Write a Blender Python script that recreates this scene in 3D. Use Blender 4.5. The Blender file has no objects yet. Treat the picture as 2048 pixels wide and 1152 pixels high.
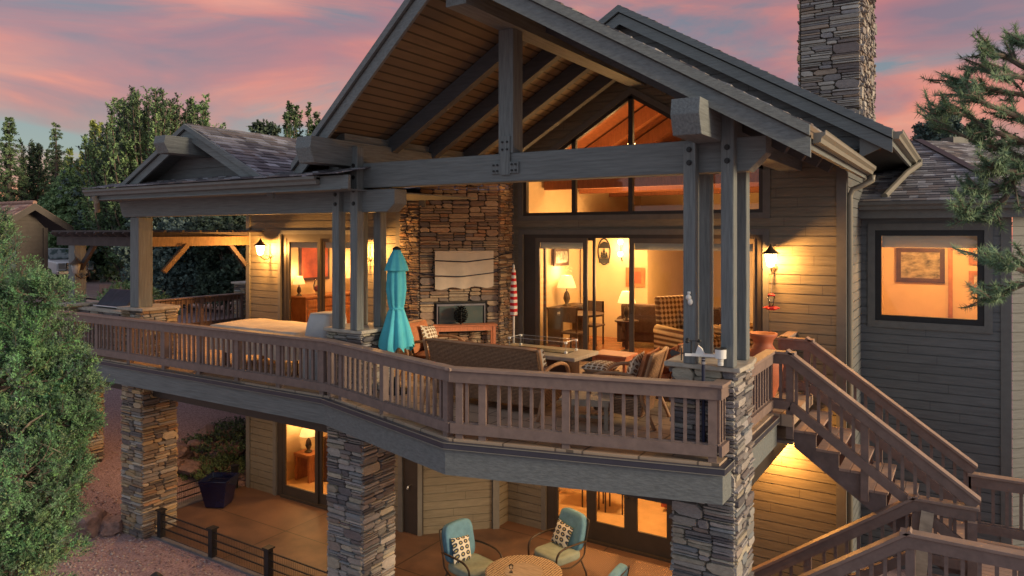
import bpy, math, random
from mathutils import Vector, Matrix, noise
R = math.radians
rnd = random.Random(7)
sc = bpy.context.scene
col = sc.collection

# ------------------------------------------------------------------ camera
cd = bpy.data.cameras.new('camera'); cam = bpy.data.objects.new('camera', cd); col.objects.link(cam)
cam.location = (0, 0, 6.0); cam.rotation_euler = (R(90), 0, R(32.34))
cd.sensor_width = 36; cd.lens = 36 * 1439 / 2048; cd.shift_y = -(576 - 466) / 2048
cd.clip_start = .1; cd.clip_end = 2000
sc.camera = cam
# ------------------------------------------------------------------ view
sc.view_settings.view_transform = 'Standard'; sc.view_settings.look = 'None'
sc.view_settings.exposure = 0.22; sc.view_settings.gamma = 1.0
sc.render.resolution_x = 1024; sc.render.resolution_y = 576
# ------------------------------------------------------------------ dusk sky
w = bpy.data.worlds.new("World"); sc.world = w; w.use_nodes = True
nt = w.node_tree; N = nt.nodes; L = nt.links
N.clear()
out = N.new('ShaderNodeOutputWorld'); bg = N.new('ShaderNodeBackground'); bg2 = N.new('ShaderNodeBackground'); add = N.new('ShaderNodeAddShader')
L.new(bg.outputs[0], add.inputs[0]); L.new(bg2.outputs[0], add.inputs[1]); L.new(add.outputs[0], out.inputs[0])
sky = N.new('ShaderNodeTexSky'); sky.sky_type = 'NISHITA'; sky.sun_disc = False
sky.sun_elevation = R(4); sky.sun_rotation = R(80)
L.new(sky.outputs[0], bg2.inputs[0]); bg2.inputs[1].default_value = 0.05
tc = N.new('ShaderNodeTexCoord'); sp = N.new('ShaderNodeSeparateXYZ'); L.new(tc.outputs['Generated'], sp.inputs[0])
def wramp(src, stops):
    r = N.new('ShaderNodeValToRGB'); e = r.color_ramp.elements
    e[0].position, e[0].color = stops[0][0], (*stops[0][1], 1)
    e[1].position, e[1].color = stops[-1][0], (*stops[-1][1], 1)
    for p, c in stops[1:-1]:
        q = e.new(p); q.color = (*c, 1)
    L.new(src, r.inputs[0]); return r
def wmix(f, a, b):
    m = N.new('ShaderNodeMix'); m.data_type = 'RGBA'
    for i, s in ((0, f), (6, a), (7, b)):
        if hasattr(s, 'links') or hasattr(s, 'is_linked'): L.new(s, m.inputs[i])
        else: m.inputs[i].default_value = s if i == 0 else (*s, 1)
    return m.outputs[2]
# thin blue-grey air between the clouds, greener and paler by the horizon
base = wramp(sp.outputs[2], [(0, (.23, .25, .27)), (.10, (.16, .215, .25)), (.26, (.13, .135, .185)), (.34, (.11, .125, .175)), (.7, (.13, .17, .27)), (1, (.2, .28, .4))])
mp = N.new('ShaderNodeMapping'); mp.inputs['Scale'].default_value = (1.1, 1.1, 4.6); mp.inputs['Rotation'].default_value = (R(9), R(-13), R(25)); mp.inputs['Location'].default_value = (.45, .2, .12)
L.new(tc.outputs['Generated'], mp.inputs[0])
n1 = N.new('ShaderNodeTexNoise'); n1.inputs['Scale'].default_value = 1.7; n1.inputs['Detail'].default_value = 9; n1.inputs['Roughness'].default_value = .56; n1.inputs['Distortion'].default_value = .9
L.new(mp.outputs[0], n1.inputs['Vector'])
cl = wramp(n1.outputs[0], [(.40, (0, 0, 0)), (.49, (.7, .7, .7)), (.58, (1, 1, 1))])
n2 = N.new('ShaderNodeTexNoise'); n2.inputs['Scale'].default_value = 3.1; n2.inputs['Detail'].default_value = 7; n2.inputs['Distortion'].default_value = .6
L.new(mp.outputs[0], n2.inputs['Vector'])
pk = wramp(n2.outputs[0], [(.30, (.17, .10, .15)), (.44, (.35, .11, .13)), (.57, (.58, .15, .11)), (.72, (.66, .22, .15))])
skyc = wmix(cl.outputs[0], base.outputs[0], pk.outputs[0])
# the pale quarter of the sky away from the sunset (towards -Y), which lights the front of the house
back = N.new('ShaderNodeMapRange'); back.inputs[1].default_value = .15; back.inputs[2].default_value = -.55
L.new(sp.outputs[1], back.inputs[0])
skyc = wmix(back.outputs[0], skyc, (.33, .385, .465))
up = N.new('ShaderNodeMapRange'); up.inputs[1].default_value = .55; up.inputs[2].default_value = .9
L.new(sp.outputs[2], up.inputs[0])
skyc = wmix(up.outputs[0], skyc, (.30, .31, .38))
L.new(skyc, bg.inputs[0]); bg.inputs[1].default_value = 1.0
# ------------------------------------------------------------------ low soft afterglow from the right
sl = bpy.data.lights.new('sun', 'SUN'); sl.energy = 3.3; sl.angle = R(14); sl.color = (1, .80, .52)
so = bpy.data.objects.new('sun', sl); col.objects.link(so)
so.rotation_euler = Vector((1, .10, .26)).to_track_quat('Z', 'Y').to_euler(); so.location = (30, 3, 15)

# ------------------------------------------------------------------ materials
MATS = {}
def mat(name, base, rough=.65, var=.18, scale=6, stretch=(1, 1, 1), bump=.15, bscale=None, attr=False, metal=0, base2=None, emit=None, es=0, tex=None, spec=.4, detail=6, coat=0):
    m = bpy.data.materials.new(name); m.use_nodes = True; t = m.node_tree; n = t.nodes; l = t.links
    b = n['Principled BSDF']; b.inputs['Roughness'].default_value = rough; b.inputs['Metallic'].default_value = metal
    b.inputs['Specular IOR Level'].default_value = spec; b.inputs['Coat Weight'].default_value = coat
    c = n.new('ShaderNodeTexCoord'); mp = n.new('ShaderNodeMapping'); mp.inputs['Scale'].default_value = stretch
    l.new(c.outputs['Object'], mp.inputs[0])
    nz = n.new('ShaderNodeTexNoise'); nz.inputs['Scale'].default_value = scale; nz.inputs['Detail'].default_value = detail; nz.inputs['Roughness'].default_value = .6
    l.new(mp.outputs[0], nz.inputs['Vector'])
    rp = n.new('ShaderNodeValToRGB'); e = rp.color_ramp.elements
    lo = base2 if base2 else tuple(x * (1 - var) for x in base); hi = base if base2 else tuple(min(1, x * (1 + var)) for x in base)
    e[0].position = .32; e[1].position = .68; e[0].color = (*lo, 1); e[1].color = (*hi, 1)
    l.new(nz.outputs[0], rp.inputs[0]); cur = rp.outputs[0]
    hsrc = nz.outputs[0]
    if tex:
        cur, hsrc = tex(n, l, mp, cur, hsrc)
    if attr:
        a = n.new('ShaderNodeVertexColor'); a.layer_name = 'Col'
        mx = n.new('ShaderNodeMix'); mx.data_type = 'RGBA'; mx.blend_type = 'MULTIPLY'; mx.inputs[0].default_value = 1
        l.new(cur, mx.inputs[6]); l.new(a.outputs[0], mx.inputs[7]); cur = mx.outputs[2]
    l.new(cur, b.inputs['Base Color'])
    if bump:
        bp = n.new('ShaderNodeBump'); bp.inputs['Strength'].default_value = bump; bp.inputs['Distance'].default_value = .02
        if bscale:
            n2 = n.new('ShaderNodeTexNoise'); n2.inputs['Scale'].default_value = bscale; n2.inputs['Detail'].default_value = 5
            l.new(mp.outputs[0], n2.inputs['Vector']); hsrc = n2.outputs[0]
        l.new(hsrc, bp.inputs['Height']); l.new(bp.outputs[0], b.inputs['Normal'])
    if emit:
        b.inputs['Emission Color'].default_value = (*emit, 1); b.inputs['Emission Strength'].default_value = es
    MATS[name] = m; return m
def bricktex(sx, sy, c2, mortar, msize=.02, axis='XY', off=.5, mixf=.5):
    def f(n, l, mp, cur, h):
        bk = n.new('ShaderNodeTexBrick'); bk.inputs['Scale'].default_value = 1; bk.inputs['Brick Width'].default_value = sx; bk.inputs['Row Height'].default_value = sy
        bk.inputs['Mortar Size'].default_value = msize; bk.inputs['Mortar'].default_value = (*mortar, 1); bk.offset = off
        bk.inputs['Color2'].default_value = (*c2, 1)
        l.new(cur, bk.inputs['Color1'])
        if axis != 'XY':
            s = n.new('ShaderNodeSeparateXYZ'); cb = n.new('ShaderNodeCombineXYZ'); l.new(mp.outputs[0], s.inputs[0])
            l.new(s.outputs['XYZ'.index(axis[0])], cb.inputs[0]); l.new(s.outputs['XYZ'.index(axis[1])], cb.inputs[1]); l.new(cb.outputs[0], bk.inputs['Vector'])
        else: l.new(mp.outputs[0], bk.inputs['Vector'])
        inv = n.new('ShaderNodeMath'); inv.operation = 'SUBTRACT'; inv.inputs[0].default_value = 1; l.new(bk.outputs['Fac'], inv.inputs[1])
        return bk.outputs[0], inv.outputs[0]
    return f
def checktex(scale, ca, cb_, weave=True):
    # two crossed wave bands: plaids, wicker and woven prints
    def f(n, l, mp, cur, h):
        a = n.new('ShaderNodeTexWave'); a.bands_direction = 'X'; a.inputs['Scale'].default_value = scale
        b = n.new('ShaderNodeTexWave'); b.bands_direction = 'Z'; b.inputs['Scale'].default_value = scale
        l.new(mp.outputs[0], a.inputs[0]); l.new(mp.outputs[0], b.inputs[0])
        m = n.new('ShaderNodeMath'); m.operation = 'ADD'; l.new(a.outputs['Fac'], m.inputs[0]); l.new(b.outputs['Fac'], m.inputs[1])
        r = n.new('ShaderNodeValToRGB'); e = r.color_ramp.elements; r.color_ramp.interpolation = 'LINEAR'
        d = n.new('ShaderNodeMath'); d.operation = 'MULTIPLY'; d.inputs[1].default_value = .5; l.new(m.outputs[0], d.inputs[0]); l.new(d.outputs[0], r.inputs[0])
        e[0].position = .3; e[1].position = .7; e[0].color = (*ca, 1); e[1].color = (*cb_, 1)
        mx = n.new('ShaderNodeMix'); mx.data_type = 'RGBA'; mx.blend_type = 'MULTIPLY'; mx.inputs[0].default_value = 1
        l.new(r.outputs[0], mx.inputs[6]); l.new(cur, mx.inputs[7])
        return mx.outputs[2], d.outputs[0]
    return f
def ringtex(scale, dark, pale, mid):
    def f(n, l, mp, cur, h):
        v = n.new('ShaderNodeTexVoronoi'); v.voronoi_dimensions = '2D'; v.inputs['Scale'].default_value = scale; v.inputs['Randomness'].default_value = .04
        s = n.new('ShaderNodeSeparateXYZ'); cb = n.new('ShaderNodeCombineXYZ'); ad = n.new('ShaderNodeMath'); l.new(mp.outputs[0], s.inputs[0]); l.new(s.outputs[1], ad.inputs[0]); l.new(s.outputs[2], ad.inputs[1]); l.new(s.outputs[0], cb.inputs[0]); l.new(ad.outputs[0], cb.inputs[1]); l.new(cb.outputs[0], v.inputs['Vector'])
        r = n.new('ShaderNodeValToRGB'); e = r.color_ramp.elements; r.color_ramp.interpolation = 'CONSTANT'
        e[0].position = 0; e[0].color = (*mid, 1); e[1].position = .16; e[1].color = (*dark, 1)
        q = e.new(.38); q.color = (*pale, 1)
        l.new(v.outputs['Distance'], r.inputs[0])
        return r.outputs[0], h
    return f
def glass(name, tint=(1, 1, 1), refl=1.0):
    m = bpy.data.materials.new(name); m.use_nodes = True; t = m.node_tree; n = t.nodes; l = t.links; n.clear()
    o = n.new('ShaderNodeOutputMaterial'); tr = n.new('ShaderNodeBsdfTransparent'); g = n.new('ShaderNodeBsdfGlossy'); mx = n.new('ShaderNodeMixShader'); fr = n.new('ShaderNodeFresnel')
    tr.inputs[0].default_value = (*tint, 1); g.inputs['Roughness'].default_value = .02; fr.inputs[0].default_value = 1.5
    k = n.new('ShaderNodeMath'); k.operation = 'MULTIPLY'; k.inputs[1].default_value = refl; l.new(fr.outputs[0], k.inputs[0])
    l.new(k.outputs[0], mx.inputs[0]); l.new(tr.outputs[0], mx.inputs[1]); l.new(g.outputs[0], mx.inputs[2]); l.new(mx.outputs[0], o.inputs[0])
    MATS[name] = m; return m
PC = (.155, .17, .172)
mat('paint_x', PC, .7, .20, 16, (.16, 2.6, 2.6), .4, detail=8); mat('paint_y', PC, .7, .26, 16, (2.6, .16, 2.6), .4, detail=8); mat('paint_z', PC, .7, .26, 16, (2.6, 2.6, .16), .4, detail=8)
mat('siding_lamplit', (.19, .17, .128), .62, .16, 7, (.5, .5, 5), .2, attr=True)  # same paint as the wing siding, warm porch light put into its colour
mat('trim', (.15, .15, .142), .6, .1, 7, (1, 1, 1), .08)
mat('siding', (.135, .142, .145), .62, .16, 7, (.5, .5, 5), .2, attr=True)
mat('gutter', (.24, .225, .185), .45, .06, 3, bump=.03)
mat('soffit', (.165, .12, .08), .7, .22, 7, (1, .3, 1), .1, tex=bricktex(50, .08, (.15, .11, .072), (.045, .034, .024), .008, 'YZ', 0))
mat('frame', (.05, .042, .036), .45, .1, 5, bump=.03)
mat('doorframe', (.12, .10, .08), .45, .1, 5, bump=.03)
mat('black', (.018, .018, .02), .5, .2, 8, bump=.05)
mat('rail', (.205, .145, .125), .7, .14, 9, (1, 1, 1), .15)
mat('railcap', (.27, .19, .155), .62, .14, 6, (1, 1, 1), .12)
mat('tread', (.34, .235, .19), .6, .14, 8, (1, 4, 1), .15)
mat('stringer', (.17, .125, .115), .75, .3, 4, bump=.2)
mat('stone', (1, 1, 1), .85, .25, 14, (1, 1, 2.2), .7, attr=True, bscale=38)
mat('mortar', (.085, .072, .058), .95, .3, 20, bump=.5)
mat('capstone', (.40, .36, .30), .8, .25, 7, bump=.5)
mat('shingle', (1, 1, 1), .9, .16, 30, bump=.5, attr=True, bscale=160)
mat('tile', (.30, .17, .13), .8, .2, 6, bump=.3)
mat('deckfloor', (.54, .39, .27), .62, .2, 1.6, bump=.4, base2=(.38, .26, .175), tex=bricktex(.62, .41, (.36, .27, .20), (.16, .115, .085), .012, 'XY'))
mat('drip', (.05, .05, .068), .35, .1, 4, bump=0)
mat('concrete', (.165, .095, .062), .5, .2, 1.5, bump=.15, base2=(.06, .04, .033), detail=10, tex=bricktex(2.9, 2.45, (.145, .082, .055), (.035, .027, .022), .012, 'XY', 0))
mat('curb', (.16, .15, .15), .8, .2, 6, bump=.2)
mat('rug', (.19, .125, .085), .95, .2, 60, bump=.4, tex=checktex(9, (.6, .6, .6), (1.2, 1.1, 1)))
mat('wood', (.36, .15, .06), .5, .3, 5, (1, 6, 1), .1)
mat('teak', (.50, .175, .085), .55, .2, 8, (1, 6, 1), .1)
mat('greywood', (.34, .27, .20), .6, .25, 5, (1, 6, 1), .15)
mat('darkwood', (.06, .03, .02), .4, .3, 5, (1, 6, 1), .05)
mat('pergola', (.055, .042, .042), .7, .3, 6, (1, 4, 1), .2)
mat('pergwood', (.17, .10, .05), .7, .3, 6, (1, 4, 1), .2)
mat('wicker', (.38, .22, .125), .6, .25, 30, bump=1.0, tex=checktex(16, (.35, .35, .35), (1.5, 1.4, 1.3)))
mat('wickframe', (.33, .17, .085), .5, .2, 8, bump=.1)
mat('rust_cloth', (.42, .15, .06), .9, .14, 30, bump=.2)
mat('dot_cloth', (.6, .5, .38), .9, .1, 40, bump=.1, tex=ringtex(12, (.14, .075, .045), (.62, .54, .42), (.30, .18, .09)))
mat('blue_cloth', (.12, .27, .38), .85, .12, 10, bump=.25)
mat('sage_cloth', (.30, .37, .31), .85, .12, 10, bump=.25)
mat('ring_cloth', (.6, .58, .5), .9, .05, 40, bump=.1, tex=ringtex(8.5, (.03, .05, .09), (.66, .64, .54), (.42, .36, .16)))
mat('teal_cloth', (.085, .48, .58), .8, .1, 5, bump=.12)
mat('cover_tan', (.62, .52, .41), .85, .12, 2.5, bump=.6, bscale=3)
mat('cover_grey', (.42, .43, .44), .85, .12, 2.5, bump=.6, bscale=4)
mat('cover_black', (.022, .026, .045), .55, .3, 5, bump=.7, bscale=6)
mat('red', (.55, .03, .03), .5, .1, 5, bump=.03); mat('white', (.72, .72, .7), .5, .06, 5, bump=.03)
mat('bronze', (.075, .055, .04), .45, .2, 8, metal=.5, bump=.1)
mat('steel', (.5, .5, .5), .3, .1, 5, metal=.9, bump=0)
mat('terracotta', (.42, .12, .055), .6, .2, 5, bump=.15)
mat('cobalt', (.006, .009, .04), .18, .3, 3, bump=.05, coat=.5)
def glowglass(name, c, es):
    m = bpy.data.materials.new(name); m.use_nodes = True; t = m.node_tree; n = t.nodes; l = t.links; n.clear()
    o = n.new('ShaderNodeOutputMaterial'); tr = n.new('ShaderNodeBsdfTransparent'); e = n.new('ShaderNodeEmission'); e.inputs[0].default_value = (*c, 1); e.inputs[1].default_value = es
    a = n.new('ShaderNodeAddShader'); l.new(tr.outputs[0], a.inputs[0]); l.new(e.outputs[0], a.inputs[1]); l.new(a.outputs[0], o.inputs[0]); MATS[name] = m
glowglass('lampglass', (1, .78, .45), 4.5)
mat('offglass', (.35, .36, .36), .1, .02, 5, bump=0)
mat('shade', (.75, .55, .3), .8, .05, 20, bump=0, emit=(1, .50, .16), es=1.6)
mat('bulb', (1, .9, .7), .3, .02, 5, bump=0, emit=(1, .7, .35), es=14)
mat('wall_in', (.62, .46, .26), .85, .04, 3, bump=.03); mat('wall_in2', (.60, .50, .34), .85, .04, 3, bump=.03)
mat('floor_in', (.33, .13, .055), .25, .2, 3, (1, 8, 1), .03)
mat('tile_in', (.60, .40, .20), .4, .12, 3, bump=.03)
mat('rafter', (.085, .09, .10), .7, .15, 9, (.35, 3.5, 3.5), .25)  # beam paint darkened, the shade under the porch roof is in the colour
mat('ceil_in', (.27, .09, .035), .6, .2, 4, (6, 1, 1), .05)
mat('sofa_brown', (.10, .06, .04), .9, .2, 12, bump=.3)
mat('plaid', (.62, .50, .32), .9, .08, 20, bump=.1, tex=checktex(3.2, (.22, .13, .08), (1.1, 1.05, .95)))
mat('blind', (.62, .60, .48), .8, .03, 5, bump=0)
mat('picture', (.50, .46, .34), .7, .5, 9, bump=0, base2=(.05, .05, .045), detail=9)
mat('redpic', (.55, .12, .05), .6, .4, 3, bump=0, base2=(.25, .05, .03))
mat('gravel', (.47, .34, .335), .95, .4, 34, bump=1.0, base2=(.20, .12, .125), bscale=45, detail=8)
mat('paver', (.30, .22, .20), .9, .2, 2, bump=.2)
mat('boulder', (.30, .20, .18), .9, .35, 4, bump=.6, base2=(.14, .095, .09), bscale=12)
mat('bark', (.13, .10, .08), .9, .3, 12, (1, 1, .3), .6)
mat('leaf', (1, 1, 1), .7, .25, 3, bump=0, attr=True, spec=.2)
mat('carpaint', (.78, .80, .82), .3, .02, 3, bump=0, coat=.6)
mat('chrome', (.6, .6, .6), .15, .05, 3, metal=1, bump=0)
mat('darkglass', (.10, .14, .14), .06, .05, 3, bump=0, spec=.9)
mat('tyre', (.02, .02, .02), .85, .1, 8, bump=.1)
glass('glass', (.96, .97, .95), 1.7); glass('clearglass', (.93, .96, .95), 1.2)
M = MATS

# ------------------------------------------------------------------ mesh helpers
def frame_of(p):
    m = Matrix.Identity(4)
    if p: m = (frame_of(p.parent) if p.parent else m) @ Matrix.LocRotScale(p.location, p.rotation_euler, p.scale)
    return m
def cr(pts, k=5):                                                # smooth path through the points
    P = [Vector(p) for p in pts]; o = []
    for i in range(len(P) - 1):
        a, b, c, d = P[max(i - 1, 0)], P[i], P[i + 1], P[min(i + 2, len(P) - 1)]
        for j in range(k):
            t = j / k; o.append(.5 * ((2 * b) + (c - a) * t + (2 * a - 5 * b + 4 * c - d) * t * t + (3 * b - a - 3 * c + d) * t ** 3))
    return o + [P[-1]]
class MB:
    def __init__(s): s.v = []; s.f = []; s.c = []
    def add(s, vs, fs, c=(1, 1, 1)):
        o = len(s.v); s.v += [tuple(x) for x in vs]
        for f in fs: s.f.append(tuple(i + o for i in f)); s.c.append(c)
        return s
    def box(s, x0, x1, y0, y1, z0, z1, c=(1, 1, 1), rz=0, ctr=None):
        vs = [Vector((x, y, z)) for x in (x0, x1) for y in (y0, y1) for z in (z0, z1)]
        if rz:
            k = Vector(ctr) if ctr else Vector(((x0 + x1) / 2, (y0 + y1) / 2, 0)); m = Matrix.Rotation(rz, 3, 'Z')
            vs = [m @ (a - k) + k for a in vs]
        return s.add(vs, [(0, 1, 3, 2), (4, 6, 7, 5), (0, 4, 5, 1), (2, 3, 7, 6), (0, 2, 6, 4), (1, 5, 7, 3)], c)
    def bar(s, a, b, w_, h_, up=(0, 0, 1), c=(1, 1, 1)):          # a rectangular member between two points
        a = Vector(a); b = Vector(b); d = (b - a).normalized(); u = Vector(up); r = d.cross(u).normalized(); u = r.cross(d)
        r *= w_ / 2; u *= h_ / 2
        return s.add([a - r - u, a + r - u, a + r + u, a - r + u, b - r - u, b + r - u, b + r + u, b - r + u],
                     [(0, 1, 2, 3), (7, 6, 5, 4), (0, 4, 5, 1), (1, 5, 6, 2), (2, 6, 7, 3), (3, 7, 4, 0)], c)
    def tube(s, pts, r, n=8, c=(1, 1, 1), cap=True):
        pts = [Vector(p) for p in pts]; rs = r if isinstance(r, (list, tuple)) else [r] * len(pts)
        o = len(s.v); pr = None
        for i, p in enumerate(pts):
            d = (pts[min(i + 1, len(pts) - 1)] - pts[max(i - 1, 0)]).normalized()
            if pr is None: pr = d.orthogonal().normalized()
            a = (pr - d * pr.dot(d)); a = a.normalized() if a.length > 1e-5 else d.orthogonal().normalized(); pr = a; b = d.cross(a)
            for k in range(n):
                t = 2 * math.pi * k / n; s.v.append(tuple(p + (a * math.cos(t) + b * math.sin(t)) * rs[i]))
        for i in range(len(pts) - 1):
            for k in range(n):
                s.f.append((o + i * n + k, o + i * n + (k + 1) % n, o + (i + 1) * n + (k + 1) % n, o + (i + 1) * n + k)); s.c.append(c)
        if cap:
            s.f.append(tuple(o + k for k in range(n))[::-1]); s.c.append(c); e = o + (len(pts) - 1) * n
            s.f.append(tuple(e + k for k in range(n))); s.c.append(c)
        return s
    def lathe(s, prof, ctr=(0, 0, 0), n=20, c=(1, 1, 1), sx=1, sy=1, wob=0, wn=7):
        o = len(s.v); x0, y0, z0 = ctr
        for r, z in prof:
            for k in range(n):
                t = 2 * math.pi * k / n; q = r * (1 + wob * math.sin(wn * t))
                s.v.append((x0 + q * math.cos(t) * sx, y0 + q * math.sin(t) * sy, z0 + z))
        for i in range(len(prof) - 1):
            for k in range(n):
                s.f.append((o + i * n + k, o + i * n + (k + 1) % n, o + (i + 1) * n + (k + 1) % n, o + (i + 1) * n + k)); s.c.append(c)
        s.f.append(tuple(o + k for k in range(n))[::-1]); s.c.append(c); e = o + (len(prof) - 1) * n
        s.f.append(tuple(e + k for k in range(n))); s.c.append(c)
        return s
    def prism(s, poly, ext, c=(1, 1, 1)):                          # 3D polygon extruded by a vector
        n = len(poly); p = [Vector(a) for a in poly]; e = Vector(ext)
        return s.add(p + [a + e for a in p], [tuple(range(n))[::-1], tuple(range(n, 2 * n))] + [(i, (i + 1) % n, n + (i + 1) % n, n + i) for i in range(n)], c)
    def build(s, name, m, parent=None, world=True, smooth=False, bevel=0, **tags):
        me = bpy.data.meshes.new(name); vs = s.v
        if parent and world:
            iv = frame_of(parent).inverted(); vs = [tuple(iv @ Vector(a)) for a in vs]
        me.from_pydata(vs, [], s.f); me.materials.append(M[m] if isinstance(m, str) else m)
        if any(c != (1, 1, 1) for c in s.c):
            at = me.color_attributes.new('Col', 'FLOAT_COLOR', 'CORNER'); buf = []
            for f, c in zip(s.f, s.c): buf += [c[0], c[1], c[2], 1.0] * len(f)
            at.data.foreach_set('color', buf)
        if smooth: me.polygons.foreach_set('use_smooth', [True] * len(me.polygons))
        me.update(); o = bpy.data.objects.new(name, me); col.objects.link(o)
        if parent: o.parent = parent
        if bevel:
            b = o.modifiers.new('b', 'BEVEL'); b.width = bevel; b.segments = 2; b.limit_method = 'ANGLE'
        for k, v in tags.items(): o[k] = v
        return o
def tag(o, label, cat, group=None):
    o['label'] = label; o['category'] = cat
    if group: o['group'] = group
    return o
def thing(name, label, cat, loc=(0, 0, 0), rz=0, group=None):
    o = bpy.data.objects.new(name, None); col.objects.link(o); o.location = loc; o.rotation_euler = (0, 0, rz); o.empty_display_size = .2
    return tag(o, label, cat, group)
def copy_tree(o, parent=None, loc=None, rz=None, label=None):
    c = o.copy(); col.objects.link(c)
    if parent: c.parent = parent
    if loc is not None: c.location = loc
    if rz is not None: c.rotation_euler = (0, 0, rz)
    if label: c['label'] = label
    for ch in list(bpy.data.objects):
        if ch.parent == o: copy_tree(ch, c)
    return c
def struct(name, mb, m, **k):
    o = mb.build(name, m, **k); o['kind'] = 'structure'; return o
def clip(poly, cp):                                               # convex polygon clip in 2D (cp counter-clockwise)
    for i in range(len(cp)):
        if not poly: return poly
        ax, ay = cp[i]; bx, by = cp[(i + 1) % len(cp)]; o = []
        def ins(p): return (bx - ax) * (p[1] - ay) - (by - ay) * (p[0] - ax)
        for j in range(len(poly)):
            p = poly[j]; q = poly[(j + 1) % len(poly)]; a = ins(p); b = ins(q)
            if a >= -1e-9: o.append(p)
            if (a > 1e-9 and b < -1e-9) or (a < -1e-9 and b > 1e-9):
                t = a / (a - b); o.append((p[0] + t * (q[0] - p[0]), p[1] + t * (q[1] - p[1])))
        poly = o
    return poly
def ccw(p):
    a = sum(p[i][0] * p[(i + 1) % len(p)][1] - p[(i + 1) % len(p)][0] * p[i][1] for i in range(len(p)))
    return p if a > 0 else p[::-1]
def siding(mb, org, ud, pieces, z0=0, e=.161):
    """lap boards: pieces are convex polygons in (along, height); boards face to the right of ud"""
    org = Vector(org); ud = Vector(ud).normalized(); nd = Vector((ud.y, -ud.x, 0))
    for pc in pieces:
        pc = ccw(pc); zs = [p[1] for p in pc]; k0 = math.floor((min(zs) - z0) / e); k1 = math.ceil((max(zs) - z0) / e)
        xs = [p[0] for p in pc]
        for k in range(k0, k1):
            a = z0 + k * e; b = a + e
            q = clip([(min(xs), a), (max(xs), a), (max(xs), b), (min(xs), b)], pc)
            if len(q) < 3: continue
            tn = 1 + .13 * noise.noise(Vector((org.x + k * 3.7, org.y * 2.1, k * 1.3))); tc_ = (tn, tn, tn)
            gq = clip(q, [(min(xs) - 1, a), (max(xs) + 1, a), (max(xs) + 1, b - .016), (min(xs) - 1, b - .016)])
            def P(p, o_=.022): return org + ud * p[0] + Vector((0, 0, p[1])) + nd * o_
            if len(gq) >= 3: mb.add([P(p) for p in gq], [tuple(range(len(gq)))], tc_)
            g2 = clip(q, [(min(xs) - 1, b - .016), (max(xs) + 1, b - .016), (max(xs) + 1, b + 1), (min(xs) - 1, b + 1)])
            if len(g2) >= 3: mb.add([P(p, .002) for p in g2], [tuple(range(len(g2)))])
            hi = sorted([p for p in gq if abs(p[1] - (b - .016)) < 1e-6]) if gq else []
            if len(hi) >= 2:
                mb.add([P(hi[0]), P(hi[-1]), P(hi[-1], .002), P(hi[0], .002)], [(0, 1, 2, 3)])
            if gq and len(gq) == 4 and max(p[0] for p in gq) - min(p[0] for p in gq) > .9 and (k * 7 + int(abs(org.y) * 10)) % 3:
                lx, rx = min(p[0] for p in gq), max(p[0] for p in gq); jx = lx + (rx - lx) * (.15 + .7 * ((k * .6180339 + abs(org.y) * .37) % 1)); jz0 = min(p[1] for p in gq); jz1 = max(p[1] for p in gq)
                mb.add([P((jx, jz0), .0235), P((jx + .006, jz0), .0235), P((jx + .006, jz1), .0235), P((jx, jz1), .0235)], [(0, 1, 2, 3)], (.35, .35, .35))
            lo = sorted([p for p in q if abs(p[1] - a) < 1e-6])
            if len(lo) >= 2:
                x0, x1 = lo[0][0], lo[-1][0]
                mb.add([org + ud * x0 + Vector((0, 0, a)) + nd * .022, org + ud * x1 + Vector((0, 0, a)) + nd * .022,
                        org + ud * x1 + Vector((0, 0, a)) + nd * .0, org + ud * x0 + Vector((0, 0, a)) + nd * .0], [(0, 3, 2, 1)])
    return mb
def holes(x0, x1, z0, z1, hs):
    """rectangle minus rectangular holes -> convex pieces"""
    xs = sorted({x0, x1, *[h[0] for h in hs], *[h[1] for h in hs]}); out = []
    for a, b in zip(xs, xs[1:]):
        m = (a + b) / 2; zz = z0
        for h in sorted([h for h in hs if h[0] <= m <= h[1]], key=lambda h: h[2]):
            if h[2] > zz: out.append([(a, zz), (b, zz), (b, h[2]), (a, h[2])])
            zz = h[3]
        if zz < z1: out.append([(a, zz), (b, zz), (b, z1), (a, z1)])
    return out
SH = [(.13, .125, .14), (.18, .175, .19), (.24, .23, .25), (.30, .30, .33), (.11, .10, .115), (.20, .17, .17), (.36, .36, .40), (.09, .085, .10)]
def shingles(mb, P, U, V, poly, e=.14, seed=1, pal=SH, wmin=.12, wmax=.33):
    """P origin at eave, U along the eave, V up the slope; poly convex in (u,v)"""
    r = random.Random(seed); P = Vector(P); U = Vector(U).normalized(); V = Vector(V).normalized(); Nn = U.cross(V)
    if Nn.z < 0: Nn = -Nn
    poly = ccw(poly); us = [p[0] for p in poly]; vs = [p[1] for p in poly]
    k = math.floor(min(vs) / e)
    while k * e < max(vs):
        u = min(us) - r.random() * .3
        while u < max(us):
            wd = r.uniform(wmin, wmax); q = clip([(u, k * e), (u + wd - .003, k * e), (u + wd - .003, k * e + e), (u, k * e + e)], poly)
            if len(q) >= 3:
                th = r.choice((.010, .010, .018)); c = r.choice(pal); g = r.uniform(.85, 1.15); c = tuple(x * g for x in c)
                top = [P + U * p[0] + V * p[1] + Nn * (th * (1 - (p[1] - k * e) / e) + .003) for p in q]
                bot = [P + U * p[0] + V * p[1] - Nn * .004 for p in q]; n = len(q)
                mb.add(top + bot, [tuple(range(n))] + [(i, n + i, n + (i + 1) % n, (i + 1) % n) for i in range(n)], c)
            u += wd
        k += 1
    return mb
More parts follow.
